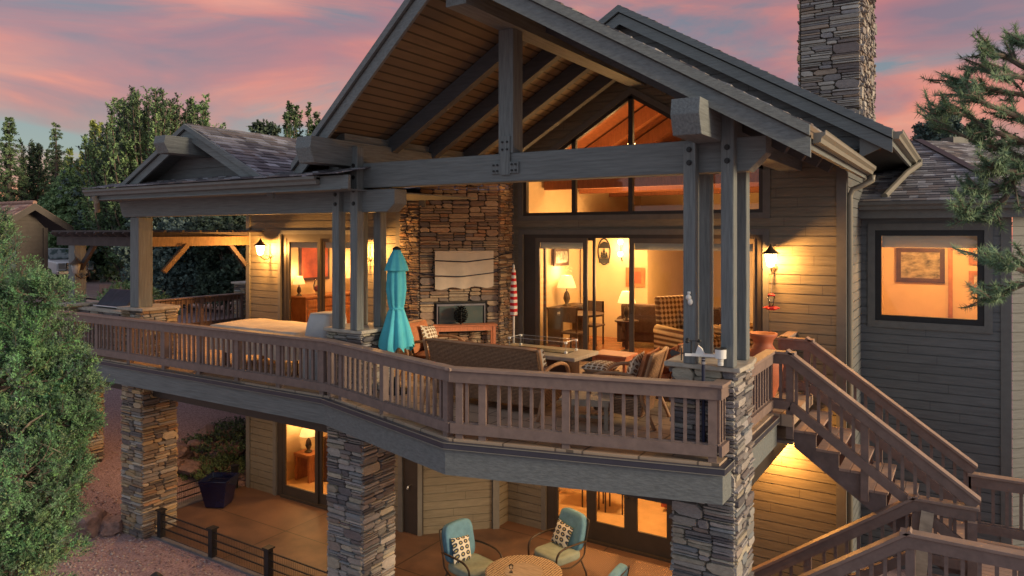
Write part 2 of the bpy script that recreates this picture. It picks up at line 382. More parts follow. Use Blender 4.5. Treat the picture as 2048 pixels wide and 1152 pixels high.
ST = [(.48, .37, .25), (.42, .32, .21), (.34, .26, .19), (.29, .26, .23), (.36, .35, .33), (.26, .20, .15), (.54, .45, .32), (.42, .26, .15), (.22, .19, .17), (.46, .42, .36), (.18, .15, .14), (.50, .36, .20)]
def ledge(mb, org, ud, w_, h_, seed=1, pal=ST, hmax=.10, wmax=.46, big=.05, dep=(.015, .055), nd=None):
    """ledgestone facing on a vertical face; ud along the face, stones stand out to its right"""
    r = random.Random(seed); org = Vector(org); ud = Vector(ud).normalized(); nd = Vector(nd) if nd else Vector((ud.y, -ud.x, 0)); Z = Vector((0, 0, 1))
    def split(x0, x1, z0, z1):
        w, h = x1 - x0, z1 - z0
        if h > hmax or w > wmax:
            if not (h < hmax * 2.6 and w < wmax * 1.0 and w > .15 and r.random() < big):
                if h > hmax and (h / hmax * .9 > w / wmax or w < .14):
                    t = z0 + h * r.uniform(.36, .64); split(x0, x1, z0, t); split(x0, x1, t, z1)
                else:
                    t = x0 + w * r.uniform(.3, .7); split(x0, t, z0, z1); split(t, x1, z0, z1)
                return
        elif h > hmax * .55 and w > wmax * .5 and r.random() < .5:
            t = z0 + h * r.uniform(.4, .6); split(x0, x1, z0, t); split(x0, x1, t, z1); return
        stone(x0, x1, z0, z1)
    def stone(x0, x1, z0, z1):
        g = .0035; x0 += g; x1 -= g; z0 += g * .8; z1 -= g * .8; w, h = x1 - x0, z1 - z0
        if w < .015 or h < .01: return
        c = min(h * .38, w * .25); j = lambda a: r.uniform(-a, a); tl = j(.012)
        o = [(x0, z0 + c), (x0 + c * r.uniform(.3, 1.6), z0 + j(.004)), ((x0 + x1) / 2, z0 + j(.006)), (x1 - c * r.uniform(.3, 1.6), z0 + j(.004)), (x1, z0 + c * r.random()),
             (x1, z1 - c), (x1 - c * r.uniform(.3, 1.6), z1), ((x0 + x1) / 2, z1 + j(.006)), (x0 + c * r.uniform(.3, 1.6), z1), (x0, z1 - c * r.random())]
        cx, cz = (x0 + x1) / 2, (z0 + z1) / 2; d = r.uniform(*dep); k = 1 - min(.22, .010 / max(h, .02)); tx, tz = j(.3) * d / w, j(.35) * d / h
        back = [org + ud * a + Z * b - nd * .005 for a, b in o]
        front = [org + ud * (cx + (a - cx) * (1 - .012 / max(w, .05))) + Z * (cz + (b - cz) * k) + nd * (d + (a - cx) * tx + (b - cz) * tz + j(.003)) for a, b in o]
        ctr = org + ud * (cx + j(w * .2)) + Z * (cz + j(h * .2)) + nd * (d + r.uniform(0, .008)); n = len(o)
        cc = r.choice(pal); q = r.uniform(.78, 1.2); cc = tuple(v * q for v in cc)
        mb.add(back + front + [ctr], [(i, (i + 1) % n, n + (i + 1) % n, n + i) for i in range(n)] + [(n + i, n + (i + 1) % n, 2 * n) for i in range(n)], cc)
    split(0, w_, 0, h_); return mb
def point_light(parent, loc, power, color=(1, .58, .24), size=.05, kind='POINT', rot=None, name='lamp_light', shape=None, sy=None, spread=None):
    l = bpy.data.lights.new(name, kind); l.energy = power; l.color = color
    if kind == 'AREA':
        l.size = size
        if sy: l.shape = 'RECTANGLE'; l.size_y = sy
    else: l.shadow_soft_size = size
    if kind == 'SPOT': l.spot_size = spread or R(120); l.spot_blend = .8
    o = bpy.data.objects.new(name, l); col.objects.link(o)
    if parent:
        o.parent = parent; o.location = frame_of(parent).inverted() @ Vector(loc)
    else: o.location = loc
    if rot: o.rotation_euler = rot
    return o

# ================================================================== GROUND
def sstep(a, b, x):
    t = max(0, min(1, (x - a) / (b - a))); return t * t * (3 - 2 * t)
def gz(x, y):
    z = -.05
    hx = max(0, -14.9 - x); z += min(3.05, hx * .52) * 1.0
    if y > 13: z = max(z, min(3.0, (y - 13) * .3) * sstep(-13, -16, x) + z * 0)
    z -= max(0, 5 - y) * .10 * sstep(-30, -12, x) if y < 5 else 0
    z += (noise.noise(Vector((x * .7, y * .7, 0))) * .07 if hx > .3 or y < 6 else noise.noise(Vector((x * 1.5, y * 1.5, 3))) * .015)
    return z
xs = [-400, -200, -100, -60] + [-50 + i * 1.0 for i in range(28)] + [-22 + i * .35 for i in range(60)] + [0, 2, 4, 8, 14, 30, 80, 200, 400]
ys = [-200, -80, -30, -10, -4] + [0 + i * .5 for i in range(44)] + [22 + i * 1.5 for i in range(24)] + [62, 80, 120, 200, 400]
g = MB(); nx = len(xs)
g.v = [(x, y, gz(x, y)) for y in ys for x in xs]
g.f = [(j * nx + i, j * nx + i + 1, (j + 1) * nx + i + 1, (j + 1) * nx + i) for j in range(len(ys) - 1) for i in range(nx - 1)]; g.c = [(1, 1, 1)] * len(g.f)
go = struct('ground', g, 'gravel', smooth=True)
# scattered gravel stones lying on it near the camera side of the terrace
gs = MB(); r = random.Random(3)
for k in range(9000):
    x = r.uniform(-17.5, -7.5); y = r.uniform(3.5, 8.25) if r.random() < .8 else r.uniform(8.2, 11)
    if y > 8.2 and x > -14.6: continue
    s = r.uniform(.012, .034); z = gz(x, y) + s * .3; a = r.random() * 6.3; c_ = r.choice([(.42, .30, .29), (.34, .22, .20), (.5, .42, .40), (.25, .16, .16), (.45, .33, .27)])
    p = [(x + s * math.cos(a + t) * r.uniform(.7, 1.3), y + s * math.sin(a + t) * r.uniform(.7, 1.3), z + r.uniform(-.3, .1) * s) for t in (0, 1.57, 3.14, 4.7)] + [(x, y, z + s * r.uniform(.4, .9))]
    gs.add(p, [(0, 1, 4), (1, 2, 4), (2, 3, 4), (3, 0, 4)], c_)
gg = gs.build('gravel_stones', 'stone'); gg['kind'] = 'stuff'
p = MB().prism([(-14.5, 8.35, -.3), (0, 8.35, -.3), (0, 13, -.3), (-14.5, 13, -.3)], (0, 0, .30)); struct('patio', p, 'concrete')
p = MB().prism([(-14.95, 8.25, -.3), (-3, 8.25, -.3), (-3, 8.347, -.3), (-14.503, 8.347, -.3), (-14.503, 11, -.3), (-14.95, 11, -.3)], (0, 0, .285)); struct('patio_kerb', p, 'curb')
p = MB().prism([(-60, 17, 0), (-22, 17, 0), (-22, 40, 0), (-60, 40, 0)], (0, 0, .01)); 
for i, q in enumerate(p.v): p.v[i] = (q[0], q[1], q[2] + 3.10)
struct('driveway', p, 'paver')
# rubber mat by the french doors, floor joints
rg = MB().box(-6.2, -4.1, 10.9, 12.35, .004, .018); tag(rg.build('door_mat_rug', 'rug'), 'brown woven outdoor rug lying before the lower french doors', 'rug')

# ================================================================== HOUSE
H = thing('house', 'large grey green timber house with gabled roofs, lap siding and stone fireplace', 'house', (-6, 13, 0))
def trimbox(n, bxs, m='trim', bevel=0):
    if n == 'wall_core':
        mb = MB()
        for b in bxs: mb.box(*b)
        return mb.build(n, m, H, bevel=bevel)
    for b in bxs: MB().box(*b).build(n, m, H, bevel=bevel)
Yw, Yl, Yg = 12.65, 11.05, 14.6
EAV = lambda x: 9.86 - .59 * abs(x + 5.2)      # underside of the upper roof at the wall
# upper gable wall
pcs = holes(-8.03, -1.67, 3.45, 6.35, [(-7.72, -2.94, 3.45, 5.97)])
sl = lambda x: 8.62 - .61 * abs(x + 5.34)
pcs += [[(-8.03, 6.35), (-7.72, 6.35), (-7.72, EAV(-7.72)), (-8.03, EAV(-8.03))], [(-2.94, 6.35), (-1.67, 6.35), (-1.67, EAV(-1.67)), (-2.94, EAV(-2.94))],
        [(-7.72, sl(-7.72)), (-5.34, 8.62), (-5.34, EAV(-5.34)), (-7.72, EAV(-7.72))], [(-5.34, 8.62), (-2.94, sl(-2.94)), (-2.94, EAV(-2.94)), (-5.2, EAV(-5.2)), (-5.34, EAV(-5.34))]]
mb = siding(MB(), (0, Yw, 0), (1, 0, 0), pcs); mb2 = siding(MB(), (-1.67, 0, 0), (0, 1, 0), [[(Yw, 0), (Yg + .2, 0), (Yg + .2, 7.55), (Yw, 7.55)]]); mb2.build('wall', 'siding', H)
mb.build('wall', 'siding_lamplit', H)
# lower walls
mb = siding(MB(), (0, Yw, 0), (1, 0, 0), holes(-8.1, -1.67, 0, 3.45, [(-7.18, -4.45, 0, 2.45)]))
siding(mb, (0, Yl, 0), (1, 0, 0), holes(-14.38, -9.6, 0, 3.45, [(-13.36, -10.8, 0, 2.35)]))
siding(mb, (-9.17, 11.17, 0), (1, 1, 0), [[(0, 0), (1.48, 0), (1.48, 3.2), (0, 3.2)]])
siding(mb, (-8.12, 0, 0), (0, 1, 0), [[(12.22, 0), (Yw, 0), (Yw, 3.2), (12.22, 3.2)]])
mb.build('wall', 'siding_lamplit', H)
mb = siding(MB(), (0, Yl, 0), (1, 0, 0), holes(-14.38, -9.6, 3.45, 6.68, [(-13.2, -10.7, 3.45, 5.97)])); mb.build('wall', 'siding_lamplit', H)
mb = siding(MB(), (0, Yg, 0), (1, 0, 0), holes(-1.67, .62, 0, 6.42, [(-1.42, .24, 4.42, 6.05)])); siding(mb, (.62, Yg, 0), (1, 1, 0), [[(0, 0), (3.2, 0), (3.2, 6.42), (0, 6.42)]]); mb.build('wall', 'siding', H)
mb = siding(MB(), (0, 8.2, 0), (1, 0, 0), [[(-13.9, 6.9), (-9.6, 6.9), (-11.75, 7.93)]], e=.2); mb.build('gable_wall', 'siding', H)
# solid cores behind the boards so that no light leaks through
trimbox('wall_core', [(-8.1, -7.72, Yw + .01, Yw + .2, 0, 8), (-2.94, -1.7, Yw + .01, Yw + .2, 0, 7.6), (-7.72, -2.94, Yw + .01, Yw + .2, 5.97, 6.33), (-7.72, -2.94, Yw + .01, Yw + .2, 2.45, 3.46),
    (-14.38, -13.36, Yl + .01, Yl + .2, 0, 3.5), (-10.8, -9.2, Yl + .01, Yl + .2, 0, 3.5), (-13.36, -10.8, Yl + .01, Yl + .2, 2.35, 3.5), (-14.38, -13.2, Yl + .01, Yl + .2, 3.5, 6.8), (-10.7, -9.2, Yl + .01, Yl + .2, 3.5, 6.8), (-13.2, -10.7, Yl + .01, Yl + .2, 5.97, 6.8),
    (-14.36, -14.2, Yl + .2, 18, 0, 6.8), (-1.86, -1.68, Yw + .2, Yg - .01, 0, 7.5), (-1.66, -1.42, Yg + .01, Yg + .18, 0, 6.4), (.24, .6, Yg + .01, Yg + .18, 0, 6.4), (-1.42, .24, Yg + .01, Yg + .18, 0, 4.42), (-1.42, .24, Yg + .01, Yg + .18, 6.05, 6.4),
    (-4.45, -1.7, Yw + .01, Yw + .2, 0, 3.5), (-9.5, -8.3, 12.3, 12.5, 0, 3.4)], 'frame')
trimbox('recess_panel', [(-9.6, -9.15, 11.13, 11.2, 0, 3.2)], 'frame')
# trim boards
tb = .05
trimbox('corner_trim', [(-1.79, -1.64, Yw - tb, Yw + .02, 0, 7.6), (-1.67, -1.635, Yw, Yw + .12, 0, 7.5), (-14.41, -14.28, Yl - tb, Yl + .03, 0, 6.68), (-9.68, -9.58, Yl - tb, Yl + .06, 0, 3.2), (-9.74, -9.62, Yl - tb, Yl, 3.5, 6.68),
    (.47, .62, Yg - tb, Yg, 0, 6.42), (-8.03, -7.95, Yw - tb, Yw, 3.5, 7.4)])
MB().bar((-9.2, 11.1, 0), (-9.2, 11.1, 3.1), .09, .09, up=(1, 1, 0)).build('corner_trim', 'trim', H); MB().bar((-8.12, 12.2, 0), (-8.12, 12.2, 3.1), .13, .13, up=(1, 1, 0)).build('corner_trim', 'trim', H)
def surround(x0, x1, z0, z1, y, tw=.12, bottom=True, top=True):
    b = [(x0 - tw, x0, y - tb, y, z0 - (tw if bottom else 0), z1 + tw), (x1, x1 + tw, y - tb, y, z0 - (tw if bottom else 0), z1 + tw), (x0, x1, y - tb - .002, y, z1, z1 + tw)]
    if bottom: b.append((x0, x1, y - tb - .002, y, z0 - tw, z0))
    return b
trimbox('door_trim', surround(-7.72, -2.94, 3.45, 5.97, Yw, .1, False) + surround(-13.2, -10.7, 3.45, 5.97, Yl, .09, False) + surround(-13.36, -10.8, 0, 2.35, Yl, .1, False) + surround(-7.18, -4.45, 0, 2.45, Yw, .1, False))
trimbox('window_trim', surround(-1.42, .24, 4.42, 6.05, Yg, .12))
mb = MB().box(-7.84, -2.82, Yw - tb, Yw, 6.25, 6.35)
for s, xa, xb in ((1, -7.84, -5.34), (-1, -5.34, -2.82)):
    mb.prism([(xa, Yw - tb, sl(xa)), (xb, Yw - tb, sl(xb)), (xb, Yw - tb, sl(xb) + .13), (xa, Yw - tb, sl(xa) + .13)], (0, tb, 0))
mb.box(-7.84, -7.72, Yw - tb, Yw, 6.351, sl(-7.84)).box(-2.94, -2.82, Yw - tb, Yw, 6.351, sl(-2.82)); mb.build('window_trim', 'trim', H)
trimbox('frieze_board', [(-14.38, -9.0, Yl - .06, Yl, 6.50, 6.68)])
# ---- great gable window: dark frame, three mullions, four panes
wf = MB().box(-7.72, -2.94, Yw - .02, Yw + .06, 6.35, 6.41)
for x in (-6.56, -5.36, -4.13): wf.box(x - .045, x + .045, Yw - .02, Yw + .06, 6.41, sl(x) - .03)
for x0, x1 in ((-7.72, -7.65), (-3.01, -2.94)): wf.box(x0, x1, Yw - .02, Yw + .06, 6.41, sl((x0 + x1) / 2) - .02)
for xa, xb in ((-7.72, -5.34), (-5.34, -2.94)): wf.prism([(xa, Yw - .02, sl(xa) - .08), (xb, Yw - .02, sl(xb) - .08), (xb, Yw - .02, sl(xb)), (xa, Yw - .02, sl(xa))], (0, .08, 0))
wf_o = wf.build('window', 'frame', H)
for xa, xb in ((-7.65, -6.61), (-6.51, -5.41), (-5.31, -4.18), (-4.08, -3.01)):
    MB().add([(xa, Yw + .03, 6.41), (xb, Yw + .03, 6.41), (xb, Yw + .03, sl(xb) - .08), (xa, Yw + .03, sl(xa) - .08)], [(0, 1, 2, 3)]).build('pane', 'glass', wf_o)
# ---- sliding doors
def panel(parent, x0, x1, z0, z1, y, fm='doorframe', st=.09, bot=.13, blind=True, handle=None, th=.045):
    m = MB().box(x0, x0 + st, y, y + th, z0, z1).box(x1 - st, x1, y, y + th, z0, z1).box(x0 + st, x1 - st, y + .001, y + th - .001, z0, z0 + bot).box(x0 + st, x1 - st, y + .001, y + th - .001, z1 - st, z1)
    o = m.build('door_panel', fm, parent)
    MB().add([(x0 + st, y + .02, z0 + bot), (x1 - st, y + .02, z0 + bot), (x1 - st, y + .02, z1 - st), (x0 + st, y + .02, z1 - st)], [(0, 1, 2, 3)]).build('pane', 'glass', o)
    if blind: MB().box(x0 + st, x1 - st, y + .05, y + .07, z1 - st - .13, z1 - st).build('roller_blind', 'blind', o)
    if handle is not None:
        MB().tube([(handle, y - .01, z0 + .95), (handle, y - .05, z0 + .97), (handle, y - .05, z0 + 1.17), (handle, y - .01, z0 + 1.19)], .012).build('handle', 'bronze', o)
    return o
fr = MB().box(-7.72, -7.45, Yw, Yw + .14, 3.5, 5.97).box(-3.04, -2.94, Yw, Yw + .14, 3.5, 5.97).box(-7.45, -3.04, Yw, Yw + .14, 5.90, 5.97).box(-7.45, -3.04, Yw, Yw + .14, 3.5, 3.54)
fr.build('door_frame', 'frame', H)
panel(H, -7.45, -6.28, 3.54, 5.90, Yw + .01, handle=-6.33); panel(H, -7.3, -6.14, 3.54, 5.90, Yw + .07, fm='frame', st=.05, blind=False)
panel(H, -5.40, -4.18, 3.54, 5.90, Yw + .01, handle=-5.35); panel(H, -4.22, -3.04, 3.54, 5.90, Yw + .07)
MB().box(-13.2, -13.05, Yl, Yl + .13, 3.5, 5.97).box(-10.82, -10.7, Yl, Yl + .13, 3.5, 5.97).box(-13.05, -10.82, Yl, Yl + .13, 5.88, 5.97).box(-13.05, -10.82, Yl, Yl + .13, 3.5, 3.54).build('door_frame', 'frame', H)
panel(H, -13.05, -11.98, 3.54, 5.88, Yl + .01, fm='frame', st=.08); panel(H, -12.0, -10.82, 3.54, 5.88, Yl + .06, fm='frame', st=.08)
MB().box(-13.36, -13.2, Yl, Yl + .13, .0, 2.35).box(-10.92, -10.8, Yl, Yl + .13, 0, 2.35).box(-13.2, -10.92, Yl, Yl + .13, 2.25, 2.35).box(-13.2, -10.92, Yl - .05, Yl + .13, 0, .05).build('door_frame', 'frame', H)
panel(H, -13.2, -12.05, .05, 2.25, Yl + .01, fm='frame', st=.09, bot=.22, blind=False); panel(H, -12.07, -10.92, .05, 2.25, Yl + .06, fm='frame', st=.09, bot=.22, blind=False)
MB().box(-7.18, -7.0, Yw, Yw + .14, .0, 2.45).box(-4.53, -4.45, Yw, Yw + .14, 0, 2.45).box(-7.0, -4.53, Yw, Yw + .14, 2.37, 2.45).box(-7.0, -4.53, Yw - .06, Yw + .14, 0, .04).build('door_frame', 'frame', H)
panel(H, -7.0, -6.22, .04, 2.37, Yw + .01, fm='frame', st=.07, bot=.3, blind=False); panel(H, -6.22, -5.37, .04, 2.37, Yw + .01, fm='frame', st=.13, bot=.36, blind=False, handle=-5.43); panel(H, -5.37, -4.53, .04, 2.37, Yw + .01, fm='frame', st=.13, bot=.36, blind=False, handle=-5.31)
# ---- wing window
wo = MB().box(-1.42, -1.32, Yg - .02, Yg + .08, 4.42, 6.05).box(.14, .24, Yg - .02, Yg + .08, 4.42, 6.05).box(-1.32, .14, Yg - .02, Yg + .08, 4.42, 4.52).box(-1.32, .14, Yg - .02, Yg + .08, 5.95, 6.05).build('window', 'black', H)
MB().add([(-1.32, Yg + .02, 4.52), (.14, Yg + .02, 4.52), (.14, Yg + .02, 5.95), (-1.32, Yg + .02, 5.95)], [(0, 1, 2, 3)]).build('pane', 'glass', wo)
MB().box(-1.32, .14, Yg + .10, Yg + .13, 5.74, 5.95).build('roller_blind', 'blind', wo)
# ---- fireplace breast of ledgestone
S2 = 1 / math.sqrt(2); fa, fb_, fc, fd = (-9.62, 11.0), (-9.12, 11.0), (-8.0, 12.12), (-8.0, 12.66)
PALC = [(.40, .37, .33), (.33, .30, .28), (.26, .23, .22), (.44, .40, .35), (.30, .28, .28), (.22, .18, .17), (.36, .28, .22), (.47, .44, .40), (.19, .17, .17)]
PAL2 = [(.44, .33, .22), (.36, .26, .18), (.30, .21, .15), (.40, .31, .22), (.24, .19, .16), (.48, .36, .24), (.34, .20, .12), (.20, .17, .16), (.42, .28, .18)]
fm = MB(); ledge(fm, (fa[0], fa[1], 3.5), (1, 0, 0), .50, 3.25, 11, PAL2, hmax=.085, wmax=.3)
fz0, fz1, fu0, fu1 = 4.02, 4.64, .29, 1.34
PAL2 = [tuple(v * 1.2 for v in c_) for c_ in PAL2]
for (u0, u1, z0, z1, sd) in ((0, 1.584, 3.5, fz0, 12), (0, fu0, fz0, fz1, 13), (fu1, 1.584, fz0, fz1, 14), (0, 1.584, fz1, 7.15, 15)):
    ledge(fm, (fb_[0] + u0 * S2, fb_[1] + u0 * S2, z0), (1, 1, 0), u1 - u0, z1 - z0, sd, PAL2, hmax=.125, wmax=.42, big=.12)
ledge(fm, (fc[0], fc[1], 3.5), (0, 1, 0), .54, 3.9, 16, PAL2, hmax=.09, wmax=.3)
fo = fm.build('fireplace', 'stone', H)
core = MB().prism([(fa[0], fa[1] + .01, 3.45), (fb_[0], fb_[1] + .01, 3.45), (fc[0] - .005, fc[1] + .01, 3.45), (fc[0] - .005, 12.64, 3.45), (-9.62, 12.64, 3.45)], (0, 0, 3.4)); core.build('mortar_core', 'mortar', fo)
def dg(u, z, d=0): return (fb_[0] + u * S2 + d * S2, fb_[1] + u * S2 - d * S2, z)
fbx = MB().bar(dg(.31, fz0 + .31, .04), dg(1.32, fz0 + .3, .04), .06, .58)
fbx.build('firebox_surround', 'black', fo)
MB().bar(dg(.38, fz0 + .31, .075), dg(1.25, fz0 + .30, .075), .012, .46).build('firebox_glass', 'darkglass', fo)
fe = MB()
for z in (fz0 + .045, fz0 + .555): fe.bar(dg(.33, z, .08), dg(1.30, z, .08), .02, .035)
for u in (.34, 1.29): fe.bar(dg(u, fz0 + .05, .08), dg(u, fz0 + .55, .08), .02, .02, up=(1, 1, 0))
fe.build('firebox_frame', 'steel', fo)
# ---- chimney
ch = MB(); ledge(ch, (-2.77, 15.0, 6.8), (1, 0, 0), 1.06, 6.2, 21, PALC, hmax=.10, wmax=.55, big=.22, dep=(.02, .07))
ledge(ch, (-1.73, 15.0, 6.8), (0, 1, 0), 2.3, 6.2, 22, PALC, hmax=.13, wmax=.3, big=.15, dep=(.02, .08)); ledge(ch, (-2.79, 17.3, 6.8), (0, -1, 0), 2.3, 6.2, 23, hmax=.16, wmax=.5)
ledge(ch, (-1.73, 17.3, 6.8), (-1, 0, 0), 1.06, 6.2, 24, hmax=.2)
co = ch.build('chimney', 'stone', H); MB().box(-2.775, -1.735, 15.01, 17.29, 6.5, 13).build('mortar_core', 'mortar', co)

# ================================================================== ROOFS
def roofpart(top, t=.12, bot='paint_y', parent=H, name='roof'):
    return MB().prism([(a[0], a[1], a[2] - t) for a in top], (0, 0, t - .004)).build(name, bot, parent)
def shin(parent, top, u_edge, seed, e=.145):
    P = Vector(top[u_edge]); U = (Vector(top[(u_edge + 1) % len(top)]) - P).normalized(); n = None
    for k in range(2, len(top)):
        q = Vector(top[(u_edge + k) % len(top)]) - P
        n = U.cross(q)
        if n.length > .01: break
    n.normalize(); n = n if n.z > 0 else -n; V = n.cross(U)
    poly = [((Vector(a) - P).dot(U), (Vector(a) - P).dot(V)) for a in top]
    if max(p[1] for p in poly) < .01: V = -V; poly = [(a, -b) for a, b in poly]
    return shingles(MB(), P, U, V, poly, e, seed).build('shingles', 'shingle', parent)
Rx, Rz, Re, Rze, Ya, Ye = -5.2, 9.35, 3.85, 7.1, 6.72, 7.8
def rake(parent, a, b, h1=.11, h2=.22, th=.045, mat_='paint_x', back=(0, 1, 0)):
    a = Vector(a); b = Vector(b); k = Vector(back)
    up_ = MB().prism([a - k * .05, b - k * .05, b - k * .05 - Vector((0, 0, h1)), a - k * .05 - Vector((0, 0, h1))], k * th); up_.build('rake_board', mat_, parent)
    lo = MB().prism([a - Vector((0, 0, h1 - .01)), b - Vector((0, 0, h1 - .01)), b - Vector((0, 0, h1 + h2)), a - Vector((0, 0, h1 + h2))], k * th); lo.build('rake_board', mat_, parent)
# front porch roof with its raking prow
for s in (-1, 1):
    top = [(Rx + s * Re, Ye, Rze), (Rx, Ya, Rz), (Rx, 12.64, Rz), (Rx + s * Re, 12.64, Rze)]
    o = roofpart(top, .13, 'soffit'); shin(o, top, 3 if s < 0 else 3, 31 + s)
    a = (Rx, Ya, Rz); b = (Rx + s * Re, Ye, Rze)
    rake(o, a, b)
rf = MB()
for s in (-1, 1):
    for y in (8.95, 10.0, 11.05, 12.1):
        a = Vector((Rx + s * .12, y, Rz - .13 - .14 - .08)); b = Vector((Rx + s * (Re - .42), y, Rze - .13 - .14 + .37 * .585))
        MB().bar(a, b, .14, .24).build('rafter', 'rafter', H)
MB().box(Rx - .15, Rx + .15, 6.95, 12.6, 8.74, 9.12).build('ridge_beam', 'paint_y', H)
def purlin(x0, x1, z0, z1, y0, y1, parent=H, ch_=.14, name='purlin'):
    return MB().prism([(x0, y0 + .03, z1), (x0, y0, (z0 + z1) / 2 + .02), (x0, y0 + ch_ * .55, z0), (x0, y1, z0), (x0, y1, z1)], (x1 - x0, 0, 0)).build(name, 'paint_y', parent, bevel=.008)
purlin(-2.62, -2.31, 7.02, 7.40, 7.22, 12.6); purlin(-8.26, -7.95, 7.02, 7.40, 7.15, 12.6)
MB().box(-8.2, -8.02, 7.9, 12.6, 7.402, 7.52).build('wall_plate', 'paint_y', H); MB().box(-2.55, -2.38, 7.9, 12.6, 7.402, 7.52).build('wall_plate', 'paint_y', H)
MB().prism([(-8.6, 8.13, 6.69), (-2.05, 8.13, 6.69), (-1.86, 8.13, 6.88), (-1.86, 8.13, 7.02 + .05), (-8.6, 8.13, 7.07)], (0, .26, 0)).build('tie_beam', 'paint_x', H, bevel=.01)
MB().box(-5.36, -5.125, 8.12, 8.37, 7.07, 8.74).build('king_post', 'paint_z', H, bevel=.008)
kp = MB().box(-5.32, -5.165, 8.10, 8.119, 6.78, 7.30).box(-5.46, -5.03, 8.101, 8.12, 6.80, 6.95).build('steel_plate', 'paint_z', H)
for x, z in [(x, z) for x in (-5.42, -5.36, -5.13, -5.07) for z in (6.835, 6.915)] + [(x, z) for x in (-5.28, -5.205) for z in (7.12, 7.22)]:
    MB().tube([(x, 8.1, z), (x, 8.083, z)], .015).build('bolt', 'black', kp)
# upper main roof
P2z, Pe = 10.02, 4.28
for s in (-1, 1):
    ez = P2z - .59 * Pe; top = [(Rx + s * Pe, 11.75, ez), (Rx, 11.75, P2z), (Rx, 22, P2z), (Rx + s * Pe, 22, ez)]
    o = roofpart(top, .14, 'trim'); shin(o, top, 3, 41 + s); rake(o, top[1], top[0], .12, .21)
r1 = lambda x: 9.35 - .585 * abs(x + 5.2) - .12
r2 = lambda x: P2z - .15 - .59 * abs(x + 5.2)
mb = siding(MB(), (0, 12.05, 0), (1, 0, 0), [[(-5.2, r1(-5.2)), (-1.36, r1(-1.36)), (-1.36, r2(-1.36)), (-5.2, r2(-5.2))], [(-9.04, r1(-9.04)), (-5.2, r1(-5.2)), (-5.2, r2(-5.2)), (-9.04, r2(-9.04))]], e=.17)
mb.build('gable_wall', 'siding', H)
MB().prism([(-1.68, 11.85, 7.16), (-.97, 11.85, 7.34), (-.97, 17, 7.34), (-1.68, 17, 7.16)], (0, 0, .03)).build('soffit_board', 'siding', H)
MB().prism([(-1.36, 11.84, 7.12), (-.97, 11.84, 7.30), (-.97, 11.84, 7.42), (-1.36, 11.84, 7.66)], (0, .03, 0)).build('eave_return', 'trim', H)
ins = MB().prism([(-9.3, 22, 3), (-1.7, 22, 3), (-1.7, 22, 7.6), (-5.2, 22, 9.8), (-9.3, 22, 7.5)], (0, .1, 0)); ins.build('wall', 'siding', H)
def gutter(parent, p0, p1, outd, sz=.13, m='gutter', name='gutter'):
    p0 = Vector(p0); p1 = Vector(p1); o = Vector(outd); z = Vector((0, 0, 1)); s = sz
    prof = [(0, 0), (0, -s), (s * .62, -s), (s * .70, -s * .62), (s * 1.0, -s * .35), (s * 1.0, -.012), (s * 1.06, 0), (s * .96, 0), (s * .92, -.02), (s * .06, -.02)]
    return MB().prism([p0 + o * a + z * b for a, b in prof], p1 - p0).build(name, m, parent)
gutter(H, (-1.36, 7.98, 7.06), (-1.36, 12.85, 7.06), (1, 0, 0), .125)
gutter(H, (Rx + Pe, 11.85, 7.50), (Rx + Pe, 17, 7.50), (1, 0, 0), .125); gutter(H, (-9.0, 7.9, 7.08), (-9.0, 10.5, 7.08), (-1, 0, 0), .14)
MB().bar((-1.40, 7.9, 6.97), (-1.40, 12.7, 6.97), .05, .2).build('fascia_board', 'paint_y', H)
MB().bar((Rx + Pe - .03, 11.8, 7.38), (Rx + Pe - .03, 17, 7.38), .04, .2).build('fascia_board', 'paint_y', H)
MB().tube([(-1.28, 12.75, 6.92), (-1.28, 12.75, 6.84), (-1.42, 12.72, 6.76), (-1.56, 12.70, 6.70), (-1.60, 12.70, 6.60), (-1.60, 12.70, .1)], .045, 8).build('downspout', 'gutter', H, smooth=True)
# left porch: eave, gutter, cross gable
MB().prism([(-14.75, 7.5, 6.80), (-8.2, 7.5, 6.80), (-8.2, 11.1, 6.98), (-14.75, 11.1, 6.98)], (0, 0, .05)).build('porch_roof', 'paint_x', H)
MB().box(-14.7, -7.75, 7.56, 11.0, 6.64, 6.66).build('porch_soffit', 'paint_x', H)
o = MB().bar((-14.7, 7.6, 6.75), (-7.62, 7.6, 6.75), .05, .2).build('fascia_board', 'paint_x', H)
shin(o, [(-14.75, 7.45, 6.87), (-7.7, 7.45, 6.87), (-7.7, 8.2, 7.02), (-14.75, 8.2, 7.02)], 0, 5)
gutter(H, (-14.75, 7.57, 6.85), (-8.2, 7.57, 6.85), (0, -1, 0), .12, 'trim')
MB().tube([(-14.4, 7.5, 6.72), (-14.4, 7.55, 6.62), (-14.75, 7.75, 6.45)], .05, 10).build('downspout', 'gutter', H)
gx, ga, gh, gsl = -11.75, 7.72, 2.2, .49
for s in (-1, 1):
    top = [(gx + s * gh, ga, 7.93 - gsl * gh + .01), (gx, ga, 7.94), (gx, 17, 7.94), (gx + s * gh, 17, 7.93 - gsl * gh + .01)]
    if s > 0: top = [(gx + 2.75, ga, 7.94 - gsl * 2.75 + .25), (gx, ga, 7.94), (gx, 17, 7.94), (gx + 2.75, 17, 7.94 - gsl * 2.75 + .25)]; top[0] = (gx + 2.3, ga, 7.94 - gsl * 2.3); top[3] = (gx + 2.3, 17, 7.94 - gsl * 2.3)
    o = roofpart(top, .1, 'paint_y'); shin(o, top, 3, 51 + s, .15); rake(o, top[1], top[0], .09, .17)
purlin(gx - .16, gx + .16, 7.38, 7.68, 7.2, 8.2, ch_=.16)
MB().box(-14.75, -9.3, 11.1, 18, 6.7, 6.9).build('roof', 'frame', H)
